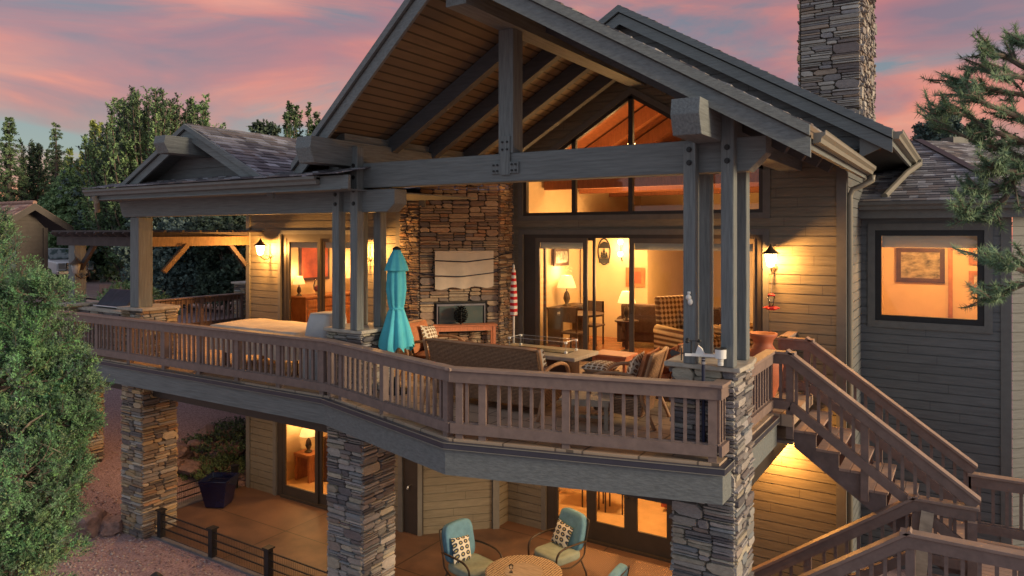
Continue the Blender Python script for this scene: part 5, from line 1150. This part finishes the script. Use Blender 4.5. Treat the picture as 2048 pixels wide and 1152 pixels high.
def soft_seat(name, lab, cat, loc, rz, W, m, pm, h=.95, grp=None):
    t = thing(name, lab, cat, loc, rz, grp); hw = W / 2
    MB().box(-hw, hw, -.42, .42, .12, .42).build('base', m, t, world=False, bevel=.05); place(pillow(W - .3, .75, .20), (0, .36, .47), (R(90), 0, 0)).build('seat_cushion', m, t, world=False, smooth=True)
    MB().prism([(-hw + .05, .28, .35), (-hw + .05, .40, h), (-hw + .05, .56, h), (-hw + .05, .46, .3)], (W - .1, 0, 0)).build('backrest', m, t, world=False, bevel=.05)
    for s in (-1, 1): MB().tube([(s * (hw - .03), -.45, .52), (s * (hw - .03), .40, .56)], .11, 12).build('arm', m, t, world=False, smooth=True); MB().box(s * (hw - .03) - .09, s * (hw - .03) + .09, -.43, .4, .1, .5).build('arm_panel', m, t, world=False)
    place(pillow(.42, .4, .14), (hw - .38, .16, .52), (R(-18), 0, 0)).build('throw_pillow', pm, t, world=False, smooth=True)
    for x in (-hw + .06, hw - .12):
        for y in (-.4, .36): MB().box(x, x + .06, y, y + .06, 0, .12).build('foot', 'darkwood', t, world=False)
soft_seat('sofa', 'dark brown sofa seen through the open sliding door', 'sofa', (-5.35, 15.0, 3.54), R(190), 2.2, 'sofa_brown', 'dot_cloth', .95, 'indoor seating')
soft_seat('armchair', 'plaid armchair behind the right glass panel', 'armchair', (-4.55, 13.75, 3.54), R(60), 1.1, 'plaid', 'plaid', 1.2, 'indoor seating')
soft_seat('armchair', 'second plaid armchair behind the right timber posts', 'armchair', (-3.55, 14.2, 3.54), R(-60), 1.1, 'plaid', 'dot_cloth', 1.2, 'indoor seating')
t = thing('end_table', 'dark end table under the lamp inside the open door', 'end table', (-5.98, 13.9, 3.54)); MB().lathe([(.25, .62), (.25, .65)], (0, 0, 0), 24).build('top', 'darkwood', t, world=False); MB().tube([(0, 0, 0), (0, 0, .62)], .04).build('column', 'darkwood', t, world=False); MB().lathe([(.16, 0), (.03, .06)], (0, 0, 0)).build('foot', 'darkwood', t, world=False)
table_lamp('lit lamp on the dark end table inside the open door', -5.98, 13.9, 4.19, 1.0, 14)
t = thing('console_table', 'console table along the left wall of the great room', 'console', (-7.68, 14.5, 3.54)); MB().box(-7.9, -7.5, 13.9, 15.2, 4.30, 4.35).build('top', 'darkwood', t)
for y in (13.93, 15.1): MB().box(-7.88, -7.52, y, y + .06, 3.54, 4.3).build('side', 'darkwood', t)
table_lamp('lit bronze lamp on the great room console', -7.68, 14.45, 4.35, 1.15, 30)
t = thing('dining_table', 'round dark dining table behind the left sliding panel', 'table', (-6.95, 13.7, 3.54)); MB().lathe([(.5, .72), (.5, .76)], (0, 0, 0), 32).build('top', 'darkwood', t, world=False); MB().tube([(0, 0, 0), (0, 0, .72)], .05).build('column', 'darkwood', t, world=False)
def dchair(lab, loc, rz, h=.45, g='indoor dining chairs'):
    t = thing('dining_chair', lab, 'chair', loc, rz, g); MB().box(-.22, .22, -.22, .22, h - .04, h).build('seat', 'sofa_brown', t, world=False, bevel=.01)
    for x in (-.2, .17):
        for y in (-.2, .17): MB().box(x, x + .03, y, y + .03, 0, h - .04 if y < 0 else h + .5).build('leg', 'darkwood', t, world=False)
    MB().box(-.2, .2, .17, .2, h + .2, h + .5).build('backrest', 'sofa_brown', t, world=False)
dchair('dark dining chair on the near side of the indoor table', (-6.8, 13.1, 3.54), R(175)); dchair('dark dining chair behind the indoor table', (-7.0, 14.35, 3.54), R(0))
for x, lab in ((-6.95, 'left tall stool in the lower tiled room'), (-6.4, 'right tall stool in the lower tiled room')): dchair(lab, (x, 14.3, .02), R(10), .7, 'lower room stools')
soft_seat('sofa', 'patterned sofa in the lower tiled room behind the french doors', 'sofa', (-4.5, 15.2, .02), R(0), 2.0, 'redpic', 'ring_cloth', .9, 'indoor seating')
t = thing('bed', 'bed with an orange spread in the lower left room', 'bed', (-12.3, 13.0, .02)); MB().box(-13.0, -11.2, 12.3, 14.3, .12, .62).build('mattress', 'rust_cloth', t, bevel=.06); MB().box(-13.1, -13.0, 12.2, 14.4, 0, 1.1).build('headboard', 'darkwood', t); place(pillow(.5, .4, .16), (-12.75, 12.7, .62), (R(-60), 0, R(90))).build('pillow', 'blind', t, smooth=True)
t = thing('nightstand', 'wooden nightstand beside the lower bed', 'nightstand', (-13.5, 12.1, .02)); MB().box(-13.8, -13.25, 11.9, 12.3, .60, .68).build('top', 'wood', t)
for x in (-13.78, -13.33): MB().box(x, x + .06, 11.92, 12.28, .02, .6).build('side', 'wood', t)
table_lamp('lit lamp on the nightstand in the lower left room', -13.5, 12.1, .70, 1.1, 24)

# ================================================================== BOULDERS, SHRUBS
def at(u, v, d):                                                  # a point at depth d metres in front of the camera
    th = R(32.34); l_ = (u - 1024) / 1439 * d
    return Vector((-math.sin(th) * d + math.cos(th) * l_, math.cos(th) * d + math.sin(th) * l_, 6 - (v - 466) / 1439 * d))
nm = ['first', 'second', 'third', 'fourth', 'fifth', 'sixth', 'seventh', 'eighth', 'ninth', 'tenth', 'eleventh']
for i in range(11):
    y = 9.5 + i * .42; x = -15.65 - .12 * math.sin(i * 1.7); boulder(x, y, gz(x, y) + .10, .26 + .06 * (i % 3), '%s boulder of the low retaining row behind the terrace, counted from the front' % nm[i], i % 6)
for i in range(9):
    y = 9.9 + i * .5; x = -16.25 - .15 * math.cos(i * 2.1); boulder(x, y, gz(x, y) + .12, .25 + .05 * (i % 2), '%s boulder of the upper retaining row behind the terrace, counted from the front' % nm[i], (i + 3) % 6)
for i in range(11):
    x = -15.3 - .40 * (i % 6) - .2 * (i // 6); y = 7.2 + .30 * (i % 6) - .55 * (i // 6)
    boulder(x, y, gz(x, y) + .12, .27 + .07 * (i % 3), '%s boulder of the rock pile beyond the left pier' % nm[i], (i * 2) % 6)
for i, (u, v, s) in enumerate([(185, 1022, .42), (232, 985, .3), (170, 975, .34), (205, 1010, .3)]):
    p = at(u, v, 14.6); boulder(p.x, p.y, gz(p.x, p.y) + .14, s, ['large loose boulder in the gravel left of the pier', 'smaller boulder just left of the pier foot', 'boulder partly behind the juniper', 'middle boulder of the loose group by the pier'][i])
for i, (x, y) in enumerate([(-12.0, 7.3), (-12.2, 6.6)]):
    o = MB().lathe([(.10, 0), (.12, .03), (.07, .09), (.02, .12)], (0, 0, 0), 9, wob=.2, wn=3).build('landscape_light', 'black'); o.location = (x, y, gz(x, y)); tag(o, ['small black landscape light in the gravel nearer the fence', 'small black landscape light in the gravel nearer the camera'][i], 'landscape light', 'black landscape lights')
GR = dict(dark=[(.06, .09, .065), (.085, .125, .085), (.11, .155, .10), (.05, .075, .06)], mid=[(.09, .15, .075), (.13, .20, .10), (.17, .25, .12), (.07, .12, .065)],
          light=[(.16, .27, .12), (.23, .36, .16), (.28, .42, .19), (.12, .20, .09)], yellow=[(.26, .32, .09), (.36, .40, .12), (.18, .25, .08)], blue=[(.11, .16, .15), (.16, .225, .20), (.21, .28, .24), (.08, .12, .115)],
          jun=[(.085, .175, .095), (.13, .25, .12), (.18, .33, .15), (.06, .12, .07), (.23, .39, .19), (.09, .15, .10)], pine=[(.13, .21, .12), (.18, .28, .16), (.25, .37, .22), (.09, .15, .09)])
def sprig(m, p, d, ln, n, lf, pal, r, droop=0, wd=.35):
    """leafy twig: n small blades along direction d"""
    d = d.normalized(); a = d.orthogonal().normalized(); b = d.cross(a); c0 = r.choice(pal)
    for i in range(n):
        f = (i + r.random()) / n; q = p + d * ln * f + Vector((0, 0, -droop * f * f)); t = r.random() * 6.283
        o = (a * math.cos(t) + b * math.sin(t)) * .9 + d * r.uniform(.3, 1.1); o.normalize(); s_ = lf * r.uniform(.6, 1.3) * (1 - .4 * f); w_ = o.cross(Vector((r.random(), r.random(), r.random())) + d).normalized() * s_ * wd
        g = r.uniform(.8, 1.2); m.add([q, q + o * s_ * .5 + w_, q + o * s_, q + o * s_ * .5 - w_], [(0, 1, 2, 3)], tuple(x * g for x in c0))
def tree(lab, base, h, w_, kind, pal, seed, n=900, lf=.16, group='trees behind the house', name='tree', trunk=True, per=12):
    r = random.Random(seed); t = thing(name, lab, 'tree', base, 0, group); base = Vector(base); m = MB(); tk = MB()
    if trunk: tk.tube([base - Vector((0, 0, .5)), base + Vector((.1 * w_ * .3, 0, h * .45)), base + Vector((0, 0, h * (.97 if kind in ('spire', 'cedar') else .72)))], [h * .022, h * .015, .02], 7)
    if kind == 'spire' or kind == 'cedar':
        ny_ = int(n / 22)
        for j in range(ny_):
            f = (j + r.random() * .6) / ny_; z = h * (.10 + .90 * f); L_ = w_ * .5 * (1 - f) ** (.75 if kind == 'cedar' else .95) * r.uniform(.7, 1.12) + .12
            for q in range(5):
                a = r.random() * 6.283; dv = Vector((math.cos(a), math.sin(a), .22 if kind == 'cedar' else .12)); st = base + Vector((0, 0, z)); pts = [st]
                for i in range(1, 5): g = i / 4; pts.append(st + dv * L_ * g + Vector((0, 0, -L_ * (.30 if kind == 'cedar' else .35) * g * g)))
                tk.tube(pts, [.03, .025, .018, .012, .006], 4, cap=False)
                for i in range(max(3, int(L_ * 5))):
                    g = r.uniform(.12, 1); p = st + dv * L_ * g + Vector((0, 0, -L_ * .32 * g * g)); sd = dv.cross(Vector((0, 0, 1))) * r.choice((-1, 1)) * r.uniform(.3, 1) + dv * .8 + Vector((0, 0, r.uniform(-.5, .1)))
                    sprig(m, p, sd, L_ * .26 + .12, per, lf, pal, r, droop=.12 if kind == 'cedar' else .04, wd=.22)
    elif kind == 'feather':                                       # many stems fanning up, each with side shoots
        for i in range(n // 55):
            a = r.random() * 6.283; zz = r.uniform(.30, 1.0); rad = w_ * .5 * min(1, 1.25 * math.sqrt(max(.02, 1 - ((zz - .45) / .57) ** 2))) * math.sqrt(r.uniform(.05, 1))
            e = base + Vector((rad * math.cos(a), rad * math.sin(a), h * zz)); s0 = base + Vector((rad * .15 * math.cos(a), rad * .15 * math.sin(a), h * zz * r.uniform(.25, .5)))
            md = (s0 + e) / 2 + Vector((math.cos(a), math.sin(a), 0)) * rad * .25; P = cr([s0, md, e + Vector((0, 0, h * .03))], 4); tk.tube(P, [h * .006 * (1 - j / len(P)) + .01 for j in range(len(P))], 4, cap=False)
            for j in range(55):
                f = r.uniform(.15, 1.0) ** .8 * (len(P) - 1.001); k_ = int(f); p = P[k_].lerp(P[k_ + 1], f - k_); ax = (P[k_ + 1] - P[k_]).normalized(); t_ = r.random() * 6.283; q = ax.orthogonal().normalized(); sd = q * math.cos(t_) + ax.cross(q) * math.sin(t_)
                sprig(m, p, sd * .9 + ax * .7 + Vector((0, 0, .25)), w_ * .075 * (1.25 - f / len(P)) + .12, per, lf, pal, r, wd=.34)
    else:
        cl = []
        for i in range(r.randint(16, 22) if kind != 'round' else 22 + n // 130):
            a = r.random() * 6.283; zz = r.uniform(.10, .97) if kind == 'round' else r.uniform(.35, 1.0); rad = w_ * .5 * math.sqrt(max(.05, 1 - ((zz - .5) / .56) ** 2)) * r.uniform(.35, .85)
            c = base + Vector((rad * math.cos(a), rad * math.sin(a), h * zz)); cl.append((c, w_ * r.uniform(.09, .20)))
            tk.tube([base + Vector((0, 0, h * zz * .45)), (base + Vector((0, 0, h * zz * .7)) + c) / 2, c], [h * .012, h * .007, .01], 5, cap=False)
        cl.append((base + Vector((0, 0, h * .95)), w_ * .12))
        for i in range(n):
            c, s_ = r.choice(cl); o = Vector((r.gauss(0, 1), r.gauss(0, 1), r.gauss(0, .8))); o.normalize(); o *= s_ * r.uniform(.55, 1.1); p = c + o
            dv = o.normalized() * .7 + Vector((0, 0, .45)) + Vector((r.uniform(-.5, .5), r.uniform(-.5, .5), r.uniform(-.3, .3)))
            sprig(m, p, dv, (.30 if kind == 'round' else .55) * (w_ / 5) ** .3, per, lf, pal, r, wd=.42)
    m.build('crown', 'leaf', t); tk.build('trunk', 'bark', t); return t
def T(lab, u, vtop, vbase, wpx, d, kind, pal, seed, n=900, lf=.16, **k):
    b = at(u, vbase, d); tp = at(u, vtop, d); return tree(lab, b, tp.z - b.z, wpx / 1439 * d, kind, pal, seed, n, lf, **k)
T('tall narrow spruce at the left edge of the photo', 18, 232, 560, 110, 52, 'spire', GR['mid'], 1, 1300, .20, per=12)
T('dense dark spruce between the two tall spires', 66, 290, 560, 150, 56, 'feather', GR['dark'] + GR['mid'], 2, 3500, .20)
T('thin spiky spruce spire standing clear above its neighbours', 112, 244, 560, 90, 54, 'spire', GR['mid'], 3, 1200, .16, per=9)
T('bright green drooping cedar beside the garage roof', 140, 335, 560, 200, 50, 'cedar', GR['light'], 4, 2600, .22, per=14)
T('yellow green leafy tree behind the bright cedar', 200, 255, 560, 130, 52, 'feather', GR['yellow'], 5, 2400, .24)
T('big dark juniper towering behind the left gable', 315, 190, 600, 250, 36, 'feather', GR['mid'] + GR['dark'] + GR['light'], 6, 9500, .14)
T('pale feathery tree rising left of the big juniper', 250, 195, 580, 150, 42, 'feather', GR['light'], 7, 3600, .17)
T('loose leafy tree reaching right over the left gable', 385, 205, 600, 170, 38, 'feather', GR['light'], 8, 3000, .15)
T('bushy evergreen peeking over the roof left of the big gable', 598, 203, 520, 110, 36, 'feather', GR['mid'], 9, 2600, .16)
T('low pointed tree tops far behind the left roof', 535, 248, 520, 100, 50, 'round', GR['dark'], 10, 1800, .20)
T('broad soft green tree behind the left gable, lower than the feathery ones', 300, 262, 600, 270, 45, 'round', GR['mid'] + GR['blue'], 21, 5200, .19)
T('wide dark tree filling the gap behind the bright cedar', 165, 330, 560, 230, 62, 'round', GR['dark'] + GR['mid'], 22, 3600, .26)
T('blue green juniper behind the pergola on the left', 300, 400, 585, 120, 32, 'round', GR['blue'], 11, 2600, .15)
T('blue green juniper in the middle behind the pergola', 375, 430, 610, 160, 27, 'round', GR['blue'], 12, 4200, .13)
T('dark juniper beside the corner of the left wing', 455, 435, 625, 140, 26, 'round', GR['dark'], 13, 3800, .13)
T('low grey green tree filling the gap under the pergola beam', 420, 385, 600, 230, 36, 'round', GR['blue'] + GR['mid'], 14, 3600, .17)
T('mid green tree behind the retaining wall of the driveway', 215, 440, 560, 170, 46, 'feather', GR['mid'], 17, 2600, .20)
T('dark conifer behind the wing roof at the right', 1880, 240, 480, 120, 34, 'round', GR['blue'], 15, 2600, .17)
T('second dark conifer behind the wing roof, nearer the pine', 1965, 245, 480, 120, 36, 'round', GR['dark'], 16, 2200, .17)
def shrub(lab, base, w_, h, pal, seed, n, lf, name='shrub', group=None):
    r = random.Random(seed); t = thing(name, lab, 'shrub', base, 0, group); m = MB(); s = MB(); base = Vector(base)
    for i in range(n):
        a = r.random() * 6.283; q = math.sqrt(r.random()); z = h * (1 - q * q) * r.uniform(.5, 1.05); p = base + Vector((q * w_ / 2 * math.cos(a), q * w_ / 2 * math.sin(a), z))
        sprig(m, p, Vector((math.cos(a) * q, math.sin(a) * q, .7)) + Vector((r.uniform(-.4, .4), r.uniform(-.4, .4), 0)), .16, 10, lf, pal, r)
    for i in range(9): a = i * .7; s.tube([base, base + Vector((w_ * .3 * math.cos(a), w_ * .3 * math.sin(a), h * .6))], [.02, .006], 5)
    m.build('foliage', 'leaf', t); s.build('stems', 'bark', t); return t
shrub('low spreading green juniper on the bank behind the terrace', (-16.2, 12.0, gz(-16.2, 12.0)), 2.8, .30, GR['dark'] + GR['mid'], 71, 900, .07)
shrub('small green juniper mat in front of the boulders', (-15.5, 10.9, gz(-15.5, 10.9)), 1.6, .3, GR['mid'], 72, 600, .06)
shrub('dark vine climbing the bank at the lower house corner', (-14.95, 12.3, .6), 1.2, 1.9, GR['dark'], 73, 900, .08)
p = at(262, 600, 21); shrub('bright green bush just beyond the grill', (p.x, p.y, p.z - .5), 2.4, 1.0, GR['light'], 74, 500, .12)
# ---------------------------------------------------------------- big foreground juniper
def juniper():
    r = random.Random(50); b = at(30, 1250, 8.4); t = thing('juniper_tree', 'big bright green juniper filling the left foreground', 'tree', (b.x, b.y, -.4)); m = MB(); tk = MB(); root = Vector((b.x, b.y, -.4))
    lobes = [(-40, 560, 8.6, 75, 110), (25, 620, 8.4, 50, 80), (90, 600, 8.1, 55, 50), (60, 700, 7.9, 80, 90), (30, 770, 7.6, 110, 90), (120, 720, 8.1, 52, 60), (138, 800, 7.9, 60, 62), (100, 850, 7.7, 85, 60), (152, 870, 7.9, 40, 40), (20, 880, 7.4, 80, 70),
             (40, 960, 7.2, 95, 70), (105, 1000, 7.4, 55, 60), (20, 1050, 7.2, 110, 70), (80, 1090, 7.3, 70, 60), (20, 1150, 7.3, 120, 60), (-40, 700, 8.2, 120, 200), (-60, 950, 8.0, 130, 240), (-5, 480, 8.9, 26, 45), (158, 750, 8.0, 32, 32), (172, 830, 7.9, 26, 36), (130, 950, 7.7, 40, 40)]
    for u, v, d, ru, rv in lobes:
        c = at(u, v, d); a = ru / 1439 * d; hh = rv / 1439 * d
        tk.tube([root + Vector((0, 0, 1.2)), (root + c) / 2 + Vector((0, 0, .5)), c], [.07, .035, .01], 6, cap=False)
        K = int(34 * ((a * hh) / .2) ** .75) + 12; rv_ = (a + hh) / 2; L_pal = [tuple(x * r.uniform(.8, 1.2) for x in c_) for c_ in GR['jun']]
        for i in range(K):
            o = Vector((r.gauss(0, 1), r.gauss(0, 1), r.gauss(0, 1) + .25)).normalized(); s0 = c + Vector((o.x * a, o.y * a, o.z * hh)) * r.uniform(.1, .35); e = c + Vector((o.x * a, o.y * a, o.z * hh)) * r.uniform(.8, 1.18) + Vector((0, 0, .05))
            P = cr([s0, (s0 + e) / 2 + Vector((r.uniform(-.06, .06), r.uniform(-.06, .06), -.03)), e], 3); tk.tube(P, [.010, .009, .008, .007, .005, .004, .003][:len(P)], 4, cap=False)
            pal = [L_pal[(i * 5 + q) % len(L_pal)] for q in (0, 1, 2)]
            for j in range(17):
                f = r.uniform(.1, 1) ** .7 * (len(P) - 1.001); k_ = int(f); p = P[k_].lerp(P[k_ + 1], f - k_); ax = (P[k_ + 1] - P[k_]).normalized(); t_ = r.random() * 6.283; q = ax.orthogonal().normalized(); sd = q * math.cos(t_) + ax.cross(q) * math.sin(t_)
                L1 = .13 * (1.2 - .5 * f / len(P)); dv = (sd * .8 + ax * .8 + Vector((0, 0, .2))).normalized()
                for z_ in range(3): sprig(m, p + dv * L1 * .25 * z_, dv + Vector((r.uniform(-.6, .6), r.uniform(-.6, .6), r.uniform(-.4, .6))), L1 * .75, 10, .026, pal, r, wd=.26)
    dead = [[(0, 935), (60, 915), (110, 925), (125, 935)], [(5, 905), (50, 880), (90, 890), (122, 905)], [(30, 880), (60, 845), (85, 830)], [(60, 915), (80, 940), (70, 960)], [(90, 890), (105, 905), (88, 925)], [(20, 960), (60, 935), (108, 942)]]
    dd = MB()
    for q in dead: dd.tube([at(u, v, 7.35 - .02 * i) for i, (u, v) in enumerate(q)], [.012, .009, .006, .004][:len(q)], 5)
    m.build('crown', 'leaf', t); tk.tube([root - Vector((0, 0, .3)), root + Vector((0, 0, 2.5))], [.16, .10], 10); tk.build('trunk', 'bark', t); dd.build('dead_branches', 'greywood', t)
juniper()
# ---------------------------------------------------------------- pine reaching in from the right
def pine():
    r = random.Random(60); b = at(2500, 1200, 4.3); t = thing('pine_tree', 'long needled pine reaching in from the right edge', 'tree', (b.x, b.y, -.1)); m = MB(); tk = MB()
    D = 4.2
    br = [[(2200, 330), (2100, 270), (2040, 235), (1990, 215), (1958, 200), (1925, 190)], [(2200, 300), (2100, 160), (2040, 130), (2010, 112), (1975, 105)], [(2200, 310), (2100, 235), (2048, 190), (2000, 182), (1950, 172), (1905, 168)],
          [(2200, 360), (2100, 335), (2048, 322), (2000, 300), (1960, 285), (1900, 262), (1868, 240)], [(2200, 340), (2100, 300), (2040, 280), (1980, 262), (1935, 232), (1890, 222)], [(2200, 380), (2090, 350), (2040, 340), (2000, 345), (1975, 330)],
          [(2200, 270), (2110, 120), (2060, 95), (2035, 88)], [(2200, 420), (2080, 300), (2036, 345), (2012, 395), (1985, 420), (1955, 432), (1925, 428)], [(2036, 345), (2000, 378), (1968, 388), (1940, 385)], [(2200, 620), (2090, 560), (2048, 568), (2012, 585), (1985, 600)], [(2090, 560), (2048, 540), (2015, 530), (1978, 522)], [(2200, 350), (2100, 210), (2048, 155), (2000, 150), (1965, 140)]]
    def tuft(p, d, s=1.0, n=70):
        d = d.normalized(); c0 = r.choice(GR['pine'])
        for i in range(n):
            v = Vector((r.gauss(0, 1), r.gauss(0, 1), r.gauss(0, 1))).normalized() * .85 + d * r.uniform(.1, 1.1); v.normalize(); L_ = .052 * s * r.uniform(.7, 1.1); q = p + d * r.uniform(-.08, .03); w_ = v.orthogonal().normalized() * .0026
            g = r.uniform(.8, 1.25); m.add([q - w_, q + w_, q + v * L_], [(0, 1, 2)], tuple(x * g for x in c0))
    for bi_, q in enumerate(br):
        dz = r.uniform(-.5, .6); P = [at(u, v, D + dz * .4 + .06 * i * r.uniform(-.5, .5)) for i, (u, v) in enumerate(q)]
        tk.tube(P, [max(.005, .022 - .003 * i) for i in range(len(P))], 7, cap=False)
        for i in range(1, len(P)):
            if q[i][0] > 2110: continue
            for k_ in range(4 if i < len(P) - 1 else 7):
                st = P[i].lerp(P[i - 1], r.random() * .9); d = (P[i] - P[i - 1]).normalized() + Vector((r.uniform(-.9, .9), r.uniform(-.9, .9), r.uniform(-.35, .9))); L_ = r.uniform(.05, .16); e = st + d * L_
                tk.tube([st, (st + e) / 2 + Vector((0, 0, .01)), e], [.007, .006, .005], 5, cap=False); tuft(e, d + Vector((0, 0, .3)), r.uniform(.8, 1.1)); tuft((st + e) / 2, d, .9, 60)
        tuft(P[-1], P[-1] - P[-2], 1.1)
    tk.tube([Vector((b.x, b.y, -.5)), Vector((b.x, b.y, 3.5)), at(2380, 520, 4.3), at(2230, 300, 4.3), at(2200, 60, 4.3)], [.16, .13, .09, .07, .03], 10)
    m.build('crown', 'leaf', t); tk.build('trunk', 'bark', t)
pine()

# ================================================================== GARAGE, TRUCK, GARDEN
G = thing('garage', 'brown outbuilding with a tiled gable roof at the left edge', 'building', (-38, 16, 3.0))
mb = MB(); siding(mb, (-38, 0, 0), (0, 1, 0), holes(11.5, 17.5, 3.0, 6.2, [(13.4, 16.3, 3.0, 5.35)]) + [[(14.6, 6.2), (17.5, 6.2), (16.7, 7.1), (16.2, 7.1)]], z0=3, e=.2)
siding(mb, (-44, 17.5, 0), (1, 0, 0), []); mb.build('wall', 'gwall', G) if 'gwall' in M else None
mat('gwall', (.075, .06, .052), .7, .12, 5, bump=.1)
mb.build('wall', 'gwall', G); MB().box(-46, -38.02, 11.5, 17.5, 3.0, 6.2).build('wall_core', 'frame', G); MB().box(-38.05, -37.9, 17.35, 17.55, 3, 6.25).build('corner_trim', 'gwall', G)
MB().box(-38.01, -37.93, 13.4, 16.3, 5.25, 5.40).box(-38.01, -37.93, 16.2, 16.3, 3, 5.25).box(-38.01, -37.94, 13.4, 16.2, 4.62, 4.70).box(-38.01, -37.94, 15.5, 15.58, 3, 4.62).build('window_frame', 'gwall', G); MB().box(-38.005, -37.99, 13.4, 16.2, 3, 5.25).build('window', 'darkglass', G)
PT = [(.30, .16, .13), (.36, .20, .16), (.25, .13, .11), (.40, .26, .22)]
for s, wd_ in ((1, 1.75), (-1, 3.4)):
    top = [(-37.3, 16.7, 7.42), (-47, 16.7, 7.42), (-47, 16.7 + s * wd_, 7.42 - .66 * wd_), (-37.3, 16.7 + s * wd_, 7.42 - .66 * wd_)]
    o = roofpart(top, .2, 'frame', G)
    P = Vector(top[3]); U = Vector((-1, 0, 0)); V = (Vector(top[0]) - P).normalized(); Lh = (Vector(top[0]) - P).length
    shingles(MB(), P, U, V, [(0, 0), (9.7, 0), (9.7, Lh), (0, Lh)], .34, 8 + s, PT, .26, .34).build('tiles', 'shingle', o)
    MB().prism([Vector(top[0]) - Vector((-.02, 0, .08)), Vector(top[3]) - Vector((-.02, 0, .08)), Vector(top[3]) - Vector((-.02, 0, .34)), Vector(top[0]) - Vector((-.02, 0, .34))], (-.06, 0, 0)).build('rake_board', 'gwall', o)
m = MB()
for i in range(12): m.tube([(-37.3 - i * .4, 16.7, 7.44), (-37.72 - i * .4, 16.7, 7.46)], .10, 8)
m.build('ridge_tiles', 'tile', G)
# truck, nose towards +X
tp = at(150, 574, 42); TK = thing('pickup_truck', 'white pickup truck parked on the driveway behind the garage', 'pickup truck', (tp.x, tp.y, 3.12), R(-3))
def L(m, n, mt_, **k): return m.build(n, mt_, TK, world=False, **k)
body = MB().prism([(-5.6, -1.0, .55), (0.0, -1.0, .50), (.12, -1.0, .75), (.10, -1.0, 1.12), (-.1, -1.0, 1.22), (-1.65, -1.0, 1.32), (-5.6, -1.0, 1.32)], (0, 2.0, 0)); L(body, 'body', 'carpaint', bevel=.07)
L(MB().prism([(-1.55, -.93, 1.30), (-2.35, -.82, 1.92), (-4.3, -.82, 1.95), (-4.75, -.93, 1.30)], (0, 1.75, 0)), 'cab', 'carpaint', bevel=.06)
L(MB().add([(-1.60, -.80, 1.35), (-1.60, .80, 1.35), (-2.27, .70, 1.87), (-2.27, -.70, 1.87)], [(0, 1, 2, 3)]).prism([(-1.50, -.72, 1.345), (-1.50, .74, 1.345), (-2.24, .66, 1.90), (-2.24, -.66, 1.90)], (.03, 0, .02)), 'windshield', 'darkglass')
L(MB().prism([(-1.95, -.945, 1.36), (-2.45, -.85, 1.83), (-4.1, -.85, 1.85), (-4.3, -.945, 1.36)], (0, .01, 0)), 'side_window', 'darkglass')
g_ = MB().box(.10, .16, -.55, .55, .78, 1.16); gr = L(g_, 'grille', 'black', bevel=.02); gb = MB()
for z in (.84, .93, 1.02, 1.11): gb.box(.155, .18, -.52, .52, z, z + .035)
gb.build('grille_bars', 'chrome', gr, world=False)
for y in (-.93, .58): L(MB().box(.02, .14, y, y + .35, .82, 1.14), 'headlight', 'offglass', bevel=.03)
L(MB().box(.05, .30, -1.02, 1.02, .48, .72), 'bumper', 'chrome', bevel=.04)
for x in (-.95, -4.6):
    for y in (-1.03, .79):
        wv_ = MB().tube([(x, y, .42), (x, y + .25, .42)], .42, 24); w_o = L(wv_, 'wheel', 'tyre', smooth=False); MB().tube([(x, y - .012, .42), (x, y + .02, .42)], .25, 16).build('rim', 'chrome', w_o, world=False)
L(MB().box(-1.95, -1.75, -1.18, -.98, 1.35, 1.52), 'mirror', 'carpaint', bevel=.03)
wt = thing('retaining_wall', 'low brown retaining wall beyond the driveway', 'wall', (-24, 25, 3)); a = at(205, 580, 33); b = at(330, 578, 30); MB().bar((a.x, a.y, 3.35), (b.x, b.y, 3.35), .3, .6).build('wall_block', 'tile', wt)
